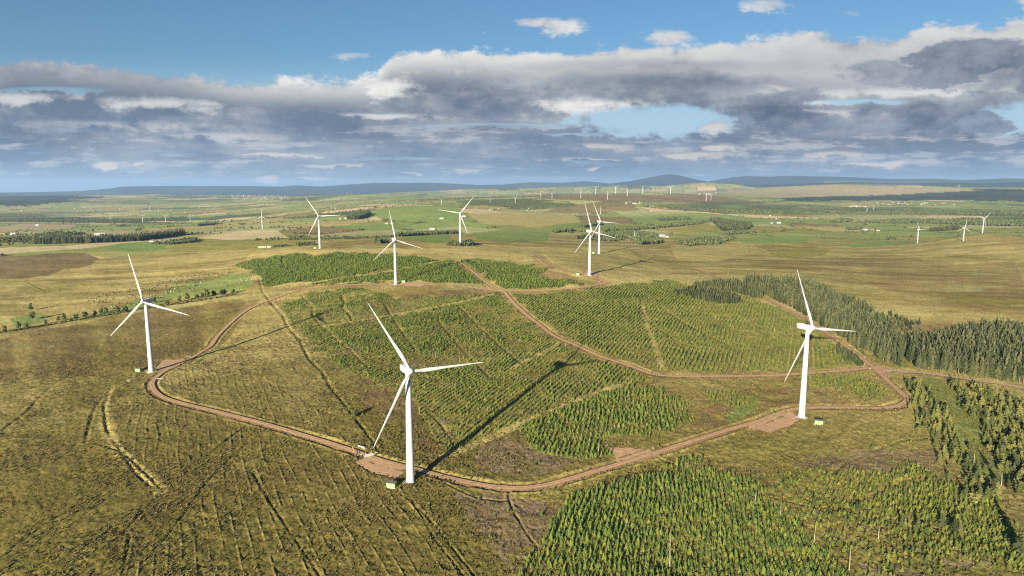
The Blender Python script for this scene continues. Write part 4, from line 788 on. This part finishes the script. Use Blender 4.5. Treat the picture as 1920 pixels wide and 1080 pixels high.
# bleached snags left standing in the plantations
SN = MB().tube([(0,0,-.4),(.05,0,3),(-.03,.05,7),(.04,0,9)],[.16,.12,.07,.03],6).tube([(.02,0,5),(.5,.2,5.5)],[.06,.02],4).tube([(0,0,6.4),(-.45,-.1,6.9)],[.05,.02],4).me('dead_trunk', [M['dead']])
for k, (px, py, s_) in enumerate([(1256,1062,2.0),(1122,850,.7),(1464,968,.85),(1526,1018,1.0),(1592,1068,1.1),(1355,580,.9),(1369,602,.7),(1341,598,.6),(1110,574,.6),(1155,568,.6),(1083,612,.6),(1313,571,.5),(1391,562,.7),(1421,565,.6),(1061,652,.6),(975,640,.5),(1415,949,.8),(1279,770,.5),(1452,622,.5),(1482,618,.5),(1310,520,.7),(1242,542,.8),(1825,872,.9),(1877,912,.9),(726,512,.7),(733,510,.7),(1647,1010,.7),(904,640,.6),(892,645,.6),(862,678,.6),(817,670,.6)]):
    x, y = ground([px],[py])[0]; o = link('dead_trunk', SN); o.location = (x, y, float(hz(x,y)[0])); o.scale = (1,1,s_) if s_ < 1.5 else (1.2,1.2,1.9); o.rotation_euler = (random.gauss(0,.03), random.gauss(0,.03), random.uniform(0,6))
    tag(o, 'tallest bleached dead trunk, in the middle of the lower right plantation' if k == 0 else 'pale bare dead trunk standing up among the young spruces', 'dead trunk', 'bleached dead trunks in the plantations')

# ------------------------------------------------------------------ farms, village houses, sheep, boulders
def house_me(L, W, h, rf):
    b = MB().box((0,0,h/2),(L,W,h)); b.add([(-L/2,-W/2,h),(-L/2,W/2,h),(-L/2,0,h+W*.38),(L/2,-W/2,h),(L/2,W/2,h),(L/2,0,h+W*.38)],[(0,2,1),(3,4,5)])
    r = MB(); e = .35; rz_ = h+W*.38
    for sg in (-1,1):
        y0 = sg*(W/2+e); r.add([(-L/2-e,y0,h-.25),(L/2+e,y0,h-.25),(L/2+e,0,rz_+.08),(-L/2-e,0,rz_+.08),(-L/2-e,y0,h-.05),(L/2+e,y0,h-.05),(L/2+e,0,rz_+.28),(-L/2-e,0,rz_+.28)],[(0,1,2,3),(4,7,6,5),(0,4,5,1),(3,2,6,7),(0,3,7,4),(1,5,6,2)])
    c = MB().box((L*.35,0,rz_+.5),(.8,.9,1.4)); w = [MB().box((xx,-W/2-.02,h*.55),(1.1,.08,1.3)) for xx in (-L*.3, L*.3)]; d = MB().box((0,-W/2-.03,1.05),(1.0,.1,2.1))
    return b.me('wall', [M['kgreen'] if h == 2.3 else M['wall'] if rf != 'shed' else M['shed']]), r.me('roof', [M[rf] if rf != 'shed' else M['shed']]), c.me('chimney', [M['wall']]), [q.me('window', [M['dark']]) for q in w], d.me('door', [M['dark']])
HK = {'house': house_me(11,7,4.6,'roof'), 'cottage': house_me(13,7,3.2,'redroof'), 'shed': house_me(18,9,4.2,'shed'), 'lowshed': house_me(17,5,2.3,'shed')}
def house(kind, x, y, rz, s_, name, label, cat, group=None, det=True):
    w, r, c, wi, d = HK[kind]; t = bpy.data.objects.new(name, None); COL.objects.link(t); t.location = (x, y, float(base_h(np.array([x]),np.array([y]))[0])-.2); t.rotation_euler.z = rz; t.scale = (s_,)*3; tag(t, label, cat, group)
    link('wall', w, t); ro = link('roof', r, t)
    if det:
        if 'shed' not in kind: link('chimney', c, ro)
        link('door', d, t)
        for q in wi: link('window', q, t)
FARMS = [('shed',1241,444,.3,'white barn at the edge of the dark valley wood'),('house',1250,445,.2,'white farmhouse right of the white barn'),
 ('house',285,454,.2,'white farmhouse at the left end of the tree ringed farm'),('shed',312,456,.3,'grey barn in the middle of the tree ringed farm'),('cottage',325,456,.1,'red roofed cottage of the tree ringed farm'),('house',300,456.5,-.2,'white house in front of the grey barn at left'),
 ('shed',183,441,.2,'white shed above the straight dark shelter belt'),('shed',192,440.5,.2,'white shed right of the other shed above the belt'),
 ('house',638,411,.1,'left farmhouse below the oval copse'),('shed',650,410.5,.1,'grey shed below the oval copse'),('house',678,409.5,.1,'white house under the right end of the oval copse'),
 ('cottage',725,420,0,'left red roofed house by the small trees on the middle slope'),('house',735,420,0,'white house by the small trees on the middle slope'),('shed',828,411,.1,'dark roofed shed beside the clump right of the green hill'),('shed',810,431,.2,'grey shed over the middle tree belt'),('cottage',850,438.5,.1,'red roofed house at the right end of the middle tree belt'),
 ('shed',870,407,0,'pale house on the slope behind the one crest turbine'),('lowshed',508,464.5,.05,'long pale green shed on the left crest'),('lowshed',492,465,.05,'low pale building left of the pale green crest shed'),
 ('shed',1622,432,.15,'pale long shed of the red roofed farm at right'),('cottage',1636,432,.15,'red roofed house of the farm at right'),('cottage',1646,433,.1,'second red house at the right end of the farm'),
 ('house',1444,405,.3,'white house at the top of the roadside row at right'),('house',1456,411,.3,'white house in the middle of the roadside row at right'),('shed',1460,419,.1,'grey shed at the foot of the roadside row'),('house',1447,419,.1,'white house left of the grey roadside shed'),
 ('shed',25,440,.2,'big pale shed among the woods at the left edge'),('shed',70,423,.2,'pale low building in the left valley'),('shed',5,414,.2,'white buildings at the far left edge of the valley')]
for kind, px, py, rz, lab in FARMS:
    x, y = ground([px],[py])[0]; house(kind, x, y, rz, .95, 'farm_shed' if 'shed' in kind else 'farmhouse', lab, 'shed' if 'shed' in kind else 'farmhouse', 'farm buildings in the valleys')
for lab, n_, boxes in [('pale house of the far town on the left horizon',120,[(430,366,540,374)]),('pale house of the village in front of the painted cloud shadow at right',70,[(1590,386,1625,388.5),(1640,379,1790,384)]),('pale house of the hamlet on the moor right of the blue hill',18,[(1308,361,1345,366)]),('pale building of the works below the brown ridge',14,[(1172,379,1204,383)]),
    ('pale house among the fields of the left valley',24,[(40,385,250,400),(280,388,420,400)]),('pale house in the far middle fields',16,[(600,388,660,398),(900,388,1000,396)])]:
    for k in range(n_):
        b = boxes[k % len(boxes)]; x, y = ground([random.uniform(b[0],b[2])],[random.uniform(b[1],b[3])])[0]; d = math.hypot(x, y)
        house(random.choice(['house','house','cottage']), x, y, random.uniform(0,3), min(1.25, max(.8, d/8000)), 'house', lab, 'house', lab.replace('pale house of', 'houses of').replace('pale house', 'houses').replace('pale building','buildings'), False)
sp = MB(); secs = []
for xq, r_ in [(-.62,.08),(-.55,.24),(-.3,.34),(.1,.36),(.42,.3),(.58,.18),(.64,.06)]: secs.append([(xq, r_*math.cos(2*PI*q/10), .68+r_*.95*math.sin(2*PI*q/10)) for q in range(10)])
V, Fc = loft(secs); sp.add(V, Fc, 0); sp.tube([(.5,0,.85),(.72,0,1.0),(.92,0,.92)],[.14,.13,.07],8,1)
for lx in (-.38,.36):
    for ly in (-.17,.17): sp.tube([(lx,ly,.5),(lx+.02,ly,.25),(lx,ly,0)],[.07,.05,.045],5,1)
for sg in (-1,1): sp.add([(.7,sg*.1,1.06),(.66,sg*.24,1.04),(.74,sg*.12,1.0)],[(0,1,2)],1)
SHM = sp.me('sheep', [M['wool'], M['face']], True)
for n_, bx, lab in [(46,[(300,548),(400,522),(455,508),(474,516),(470,534),(380,552),(200,585),(170,580)],'white sheep grazing the green pasture behind the left turbine'),(26,[(1155,448),(1190,445),(1215,455),(1195,460),(1160,452)],'white sheep on the grassy hilltop beside the farm turbine')]:
    P = np.array(bx, float); c = 0
    while c < n_:
        px, py = random.uniform(*P[:,0][[P[:,0].argmin(),P[:,0].argmax()]]), random.uniform(P[:,1].min(), P[:,1].max())
        if not inpoly(np.array([px]), np.array([py]), P)[0]: continue
        x, y = ground([px],[py])[0]; o = link('sheep', SHM); o.location = (x, y, float(hz(x,y)[0])); o.rotation_euler.z = random.uniform(0,6.28); tag(o, lab, 'sheep', 'flock of '+lab.split(' sheep')[0]+' sheep'+(' in the pasture' if c < 0 else ' '+' '.join(lab.split()[2:4]))); c += 1
bm = bmesh.new(); bmesh.ops.create_icosphere(bm, subdivisions=2, radius=.55)
for v in bm.verts: v.co *= 1+.35*(vnoise(np.array([v.co.x*2+5]), np.array([v.co.y*2+v.co.z*3]), 3)[0]-.5); v.co.z *= .7
me = bpy.data.meshes.new('boulder'); bm.to_mesh(me); bm.free(); me.materials.append(M['wall'])
for px, py in [(1603,656),(1622,671),(1619,687),(1631,692),(1594,648),(1621,682)]:
    x, y = ground([px],[py])[0]; o = link('boulder', me); o.location = (x,y,float(hz(x,y)[0])+.3); o.rotation_euler.z = random.uniform(0,6); tag(o, 'white painted boulder on the verge of the track junction at right', 'boulder', 'white boulders at the track junction')

# ------------------------------------------------------------------ sky, sun, air
W = bpy.data.worlds.new('World'); S.world = W; W.use_nodes = True; W.cycles.sampling_method = 'NONE'; t = W.node_tree; N = t.nodes; bg = N['Background']
EXPO = 1.65; SKYS = .041
class E:
    def __init__(s, o): s.o = o
    def _b(s, op, o, rev=False):
        n = N.new('ShaderNodeMath'); n.operation = op; A = (o, s) if rev else (s, o)
        for i, v in enumerate(A):
            if isinstance(v, E): t.links.new(v.o, n.inputs[i])
            elif v is not None: n.inputs[i].default_value = v
        return E(n.outputs[0])
    def __add__(s, o): return s._b('ADD', o)
    __radd__ = __add__
    def __mul__(s, o): return s._b('MULTIPLY', o)
    __rmul__ = __mul__
    def __sub__(s, o): return s._b('SUBTRACT', o)
    def __rsub__(s, o): return s._b('SUBTRACT', o, True)
    def __truediv__(s, o): return s._b('DIVIDE', o)
    def abs(s): return s._b('ABSOLUTE', None)
    def max(s, o): return s._b('MAXIMUM', o)
    def min(s, o): return s._b('MINIMUM', o)
    def log(s): return s._b('LOGARITHM', math.e)
    def exp(s): return s._b('EXPONENT', None)
    def step(s, a, b):
        n = N.new('ShaderNodeMapRange'); n.interpolation_type = 'SMOOTHSTEP'; n.inputs[1].default_value = a; n.inputs[2].default_value = b; t.links.new(s.o, n.inputs[0]); return E(n.outputs[0])
def curve(x, pts, lo, hi):
    """piecewise profile through (x, y); y within lo..hi"""
    n = N.new('ShaderNodeFloatCurve'); c = n.mapping.curves[0]; x0, x1 = pts[0][0], pts[-1][0]
    P = [((p[0]-x0)/(x1-x0), (p[1]-lo)/(hi-lo)) for p in pts]; c.points[0].location = P[0]; c.points[1].location = P[-1]
    for p in P[1:-1]: c.points.new(*p)
    n.mapping.update(); y = (x-x0)/(x1-x0); t.links.new(y.o, n.inputs['Value']); return E(n.outputs[0])*(hi-lo)+lo
def wn(u, w, k, scale, detail=6, rough=.55, dist=0.):
    c = N.new('ShaderNodeCombineXYZ'); t.links.new(u.o, c.inputs[0]); t.links.new(w.o, c.inputs[1]); c.inputs[2].default_value = k
    n = N.new('ShaderNodeTexNoise'); n.inputs['Scale'].default_value = scale; n.inputs['Detail'].default_value = detail; n.inputs['Roughness'].default_value = rough; n.inputs['Distortion'].default_value = dist; t.links.new(c.outputs[0], n.inputs['Vector']); return E(n.outputs[0])-.5
def mixc(f, a, b):
    n = N.new('ShaderNodeMix'); n.data_type = 'RGBA'; n.clamp_factor = True; t.links.new(f.o, n.inputs[0])
    for s_, i in ((a,6),(b,7)):
        if isinstance(s_, tuple): n.inputs[i].default_value = (*s_, 1)
        else: t.links.new(s_, n.inputs[i])
    return n.outputs[2]
K = 1/(SKYS*2**EXPO)
def sc_(r, g, b): return tuple(((c/255/12.92) if c < 10 else ((c/255+.055)/1.055)**2.4)*K for c in (r, g, b))
tc = N.new('ShaderNodeTexCoord'); sp_ = N.new('ShaderNodeSeparateXYZ'); t.links.new(tc.outputs['Generated'], sp_.inputs[0]); dx, dy, dz = (E(o) for o in sp_.outputs)
den = dy.abs()+.08; u = dx/den*1.08; v = dz/den*1.08       # bearing and rise as tangents
vv = v.max(0.0); w = (vv+.022).log()
def gx(px): return (px-960)/F
def gv(py): return (352-py)/1313
sky = N.new('ShaderNodeTexSky'); sky.sky_type = 'NISHITA'; sky.sun_disc = False; sky.sun_elevation = SUN_E; sky.sun_rotation = PI+SUN_H; sky.altitude = 300; sky.air_density = 1.0; sky.dust_density = .6; sky.ozone_density = 1.4
def dn(sx, sy, k, scale, detail=5, rough=.58, dist=0.): return wn(u*sx, v*sy, k, scale, detail, rough, dist)
n_lrg = dn(1, 3.2, 3.1, 2.4, 3, .5); n_med = dn(1, 2.3, 7.7, 7, 6, .62); n_fine = dn(1, 1.6, 5.2, 30, 4, .65)
n_str = dn(1, 12, 1.9, 3.2, 5, .6); n_strf = dn(1, 5, 4.9, 18, 5, .65)
puffy = n_med*1.0+n_fine*.55
wu = u+(n_lrg*.10+n_str*.10+n_med*.05); wv = v+(n_lrg*.020+n_med*.030+n_fine*.012)
cw = N.new('ShaderNodeCombineXYZ'); t.links.new(wu.o, cw.inputs[0]); t.links.new(wv.o, cw.inputs[1]); _pn = {}
top = curve(u, [(-1.2,gv(95)),(gx(0),gv(116)),(gx(120),gv(116)),(gx(300),gv(130)),(gx(480),gv(140)),(gx(640),gv(142)),(gx(712),gv(136)),(gx(742),gv(96)),(gx(850),gv(88)),(gx(1000),gv(90)),(gx(1100),gv(86)),(gx(1180),gv(80)),(gx(1290),gv(76)),(gx(1400),gv(66)),(gx(1520),gv(54)),(gx(1620),gv(62)),(gx(1700),gv(46)),(gx(1800),gv(44)),(gx(1880),gv(30)),(gx(1960),gv(8)),(1.2,gv(0))], 0, .32)
edge = top+puffy*.060-v
bank = edge.step(-.002, .010)
def blob(px, py, rx, ry, nz, a_, b_, am=1.):
    """a soft edged heap in bearing and height, torn by the noise"""
    m = N.new('ShaderNodeVectorMath'); m.operation = 'MULTIPLY_ADD'; t.links.new(cw.outputs[0], m.inputs[0]); m.inputs[1].default_value = (F/rx, 1313/ry, 0); m.inputs[2].default_value = (-gx(px)*F/rx, -gv(py)*1313/ry, 0)
    l = N.new('ShaderNodeVectorMath'); l.operation = 'LENGTH'; t.links.new(m.outputs[0], l.inputs[0])
    if nz not in _pn: _pn[nz] = puffy*(2.6*nz)
    n = N.new('ShaderNodeMapRange'); n.interpolation_type = 'SMOOTHSTEP'; n.inputs[1].default_value = a_-1; n.inputs[2].default_value = b_-1; n.inputs[4].default_value = am
    d = _pn[nz]-E(l.outputs['Value']); t.links.new(d.o, n.inputs[0]); return E(n.outputs[0])
def many(L, nz, a_, b_):
    o = None
    for px, py, rx, ry, am in L:
        c_ = blob(px, py, rx, ry, nz, a_, b_, am); o = c_ if o is None else o.max(c_)
    return o
gap = many([(1235,224,140,30,1),(1310,236,60,14,.8),(1885,226,95,32,1)], 1.0, -.25, .4).max(many([(1600,188,110,8,.9),(110,172,100,7,.6),(960,232,150,6,.6),(1060,250,80,5,.5)], 1.2, .0, .6))
streak = (n_str*1.5+n_strf*.6+curve(v, [(0,.40),(.02,.26),(.045,.16),(.065,.10),(.085,.16),(.12,.5),(.4,.6)], -.5, .7)).step(-.34, .02)
low = v.step(.115, .080)
cover = bank*(1-gap)*(1-low*(1-streak))
puff = many([(1000,50,95,20,.95),(1230,72,70,26,.9),(672,104,44,8,.5),(1415,12,44,16,.7),(1900,10,80,30,1),(1520,30,60,10,.3),(330,48,40,4,.12)], 1.1, .1, .75)
# light and shade of the deck
body = n_lrg*1.9+n_med*1.5+n_fine*.7+n_str*low*1.2+curve(v, [(0,.50),(.05,.48),(.075,.42),(.10,.42),(.13,.50),(.16,.52),(.19,.58),(.24,.66),(.4,.7)], 0, 1)
col = mixc(body.step(.05,1.0), sc_(94,107,128), sc_(198,199,200))
col = mixc(curve(v,[(0,.85),(.03,.55),(.06,.38),(.10,.18),(.16,.0),(.4,0)],0,1), col, sc_(116,139,172))
rim = edge.step(.050, .004)*curve(u, [(-1.2,.2),(gx(0),.25),(gx(300),.35),(gx(430),.8),(gx(520),1.),(gx(780),1.),(gx(1000),.9),(gx(1250),.7),(gx(1500),.55),(gx(1700),.6),(1.2,.5)], 0, 1)
white = (rim*(puffy*2.0+.85)).max(0.0).max(many([(740,160,85,24,1.),(600,154,120,16,.95),(1110,194,140,18,1.),(300,196,110,16,.7),(70,188,100,14,.65),(1530,190,80,8,.95),(1700,168,220,10,.6),(1670,70,100,18,.5),(1860,110,70,32,.4),(1270,120,190,14,.3),(720,214,100,6,.75),(220,236,200,14,.5),(1500,208,200,8,.55),(860,128,130,16,.45),(1840,62,120,22,.4),(430,252,130,9,.45),(1420,162,30,14,.6)], 1.2, -.1, 1.0))
col = mixc(white.min(1.0), col, sc_(242,239,233))
sh = n_med*1.6+n_fine*.9+n_lrg*.6+.5
dcol = mixc(sh.step(.1,.95), sc_(70,84,110), sc_(146,152,166))
dk = many([(1780,112,120,44,.95),(1640,130,70,26,.6),(1450,222,105,58,.9),(1700,226,56,50,.9),(1795,242,64,44,.9)], .9, .0, .28).max(many([(1610,264,300,30,.8),(1400,262,160,24,.6),(40,258,300,28,.8),(930,240,170,17,.75),(700,246,190,28,.5),(1300,150,280,20,.4),(1370,288,440,12,.55),(1250,118,300,14,.3)], .9, -.1, .7))
col = mixc(dk, col, dcol); cover = cover.max(dk*bank)
cre = (n_str*2.2+n_strf*1.9+n_fine*.5).step(.04,.46)*v.step(.004,.018)*v.step(.110,.07)
col = mixc(cre*.62, col, sc_(206,206,210))
cup = many([(515,334,28,10,1),(235,309,36,10,1),(300,305,18,6,.8),(600,330,40,5,.8),(760,326,48,5,.8),(1085,320,18,7,.9),(880,318,34,5,.5),(1300,290,80,10,.7),(1325,240,42,20,.85),(530,286,80,4,.7),(640,306,100,4,.6),(1080,300,120,4,.8),(1640,306,110,4,.7),(1560,286,56,7,.6),(1340,275,44,7,.7),(1120,272,80,7,.6)], 1.1, .0, .7)
col = mixc(cup*.9, col, sc_(240,226,214)); cover = cover.max(cup)
col = mixc(puff*(1-bank), col, mixc((puffy*1.6+.5).step(.1,.9), sc_(170,178,190), sc_(240,236,230)))
cover = cover.max(puff)
tint = N.new('ShaderNodeMix'); tint.data_type = 'RGBA'; tint.blend_type = 'MULTIPLY'; tint.inputs[0].default_value = 1; t.links.new(sky.outputs[0], tint.inputs[6]); tint.inputs[7].default_value = (.46,.68,.86,1)
skyc = mixc(v.step(.20,.07)*.92, tint.outputs[2], sc_(178,206,226))
skyc = mixc(v.step(.045,.0), skyc, sc_(124,147,180))
cover = cover*dy.step(-.15, .25)
t.links.new(mixc(cover, skyc, col), bg.inputs['Color']); bg.inputs['Strength'].default_value = SKYS
sun = bpy.data.lights.new('sun', 'SUN'); sun.energy = 5.0; sun.angle = R(.5); sun.color = (1,.885,.70); so = bpy.data.objects.new('sun', sun); COL.objects.link(so)
so.rotation_euler = (R(90)-SUN_E, 0, -SUN_H); so.location = (0,-50,400)
HAZE = 2.7e-5
if HAZE:
    hb = MB().box((0,19000,-200),(110000,82000,1900)); hm = bpy.data.materials.new('pale_air'); hm.use_nodes = True; ht = hm.node_tree; ht.nodes.remove(ht.nodes['Principled BSDF']); pv = ht.nodes.new('ShaderNodeVolumePrincipled')
    pv.inputs['Color'].default_value = (.40,.63,.96,1); pv.inputs['Density'].default_value = HAZE; pv.inputs['Anisotropy'].default_value = .1; ht.links.new(pv.outputs[0], ht.nodes['Material Output'].inputs['Volume'])
    ho = link('haze', hb.me('haze', [hm])); tag(ho, kind='stuff')
cam = bpy.data.cameras.new('camera'); cam.sensor_width = 36; cam.lens = F/1920*36; cam.clip_end = 200000; cam.clip_start = .5; co = bpy.data.objects.new('camera', cam); COL.objects.link(co)
co.location = (0,0,H); co.rotation_euler = (R(90)-TH, 0, 0); S.camera = co
S.view_settings.view_transform = 'Standard'; S.view_settings.look = 'None'; S.view_settings.exposure = EXPO; S.view_settings.gamma = 1
c = S.cycles; c.max_bounces = 5; c.diffuse_bounces = 2; c.transparent_max_bounces = 4; c.volume_bounces = 0; c.use_denoising = False; c.pixel_filter_type = 'BLACKMAN_HARRIS'; c.filter_width = 1.15
try: c.denoiser = 'OPENIMAGEDENOISE'; c.denoising_input_passes = 'RGB_ALBEDO_NORMAL'
except Exception: pass
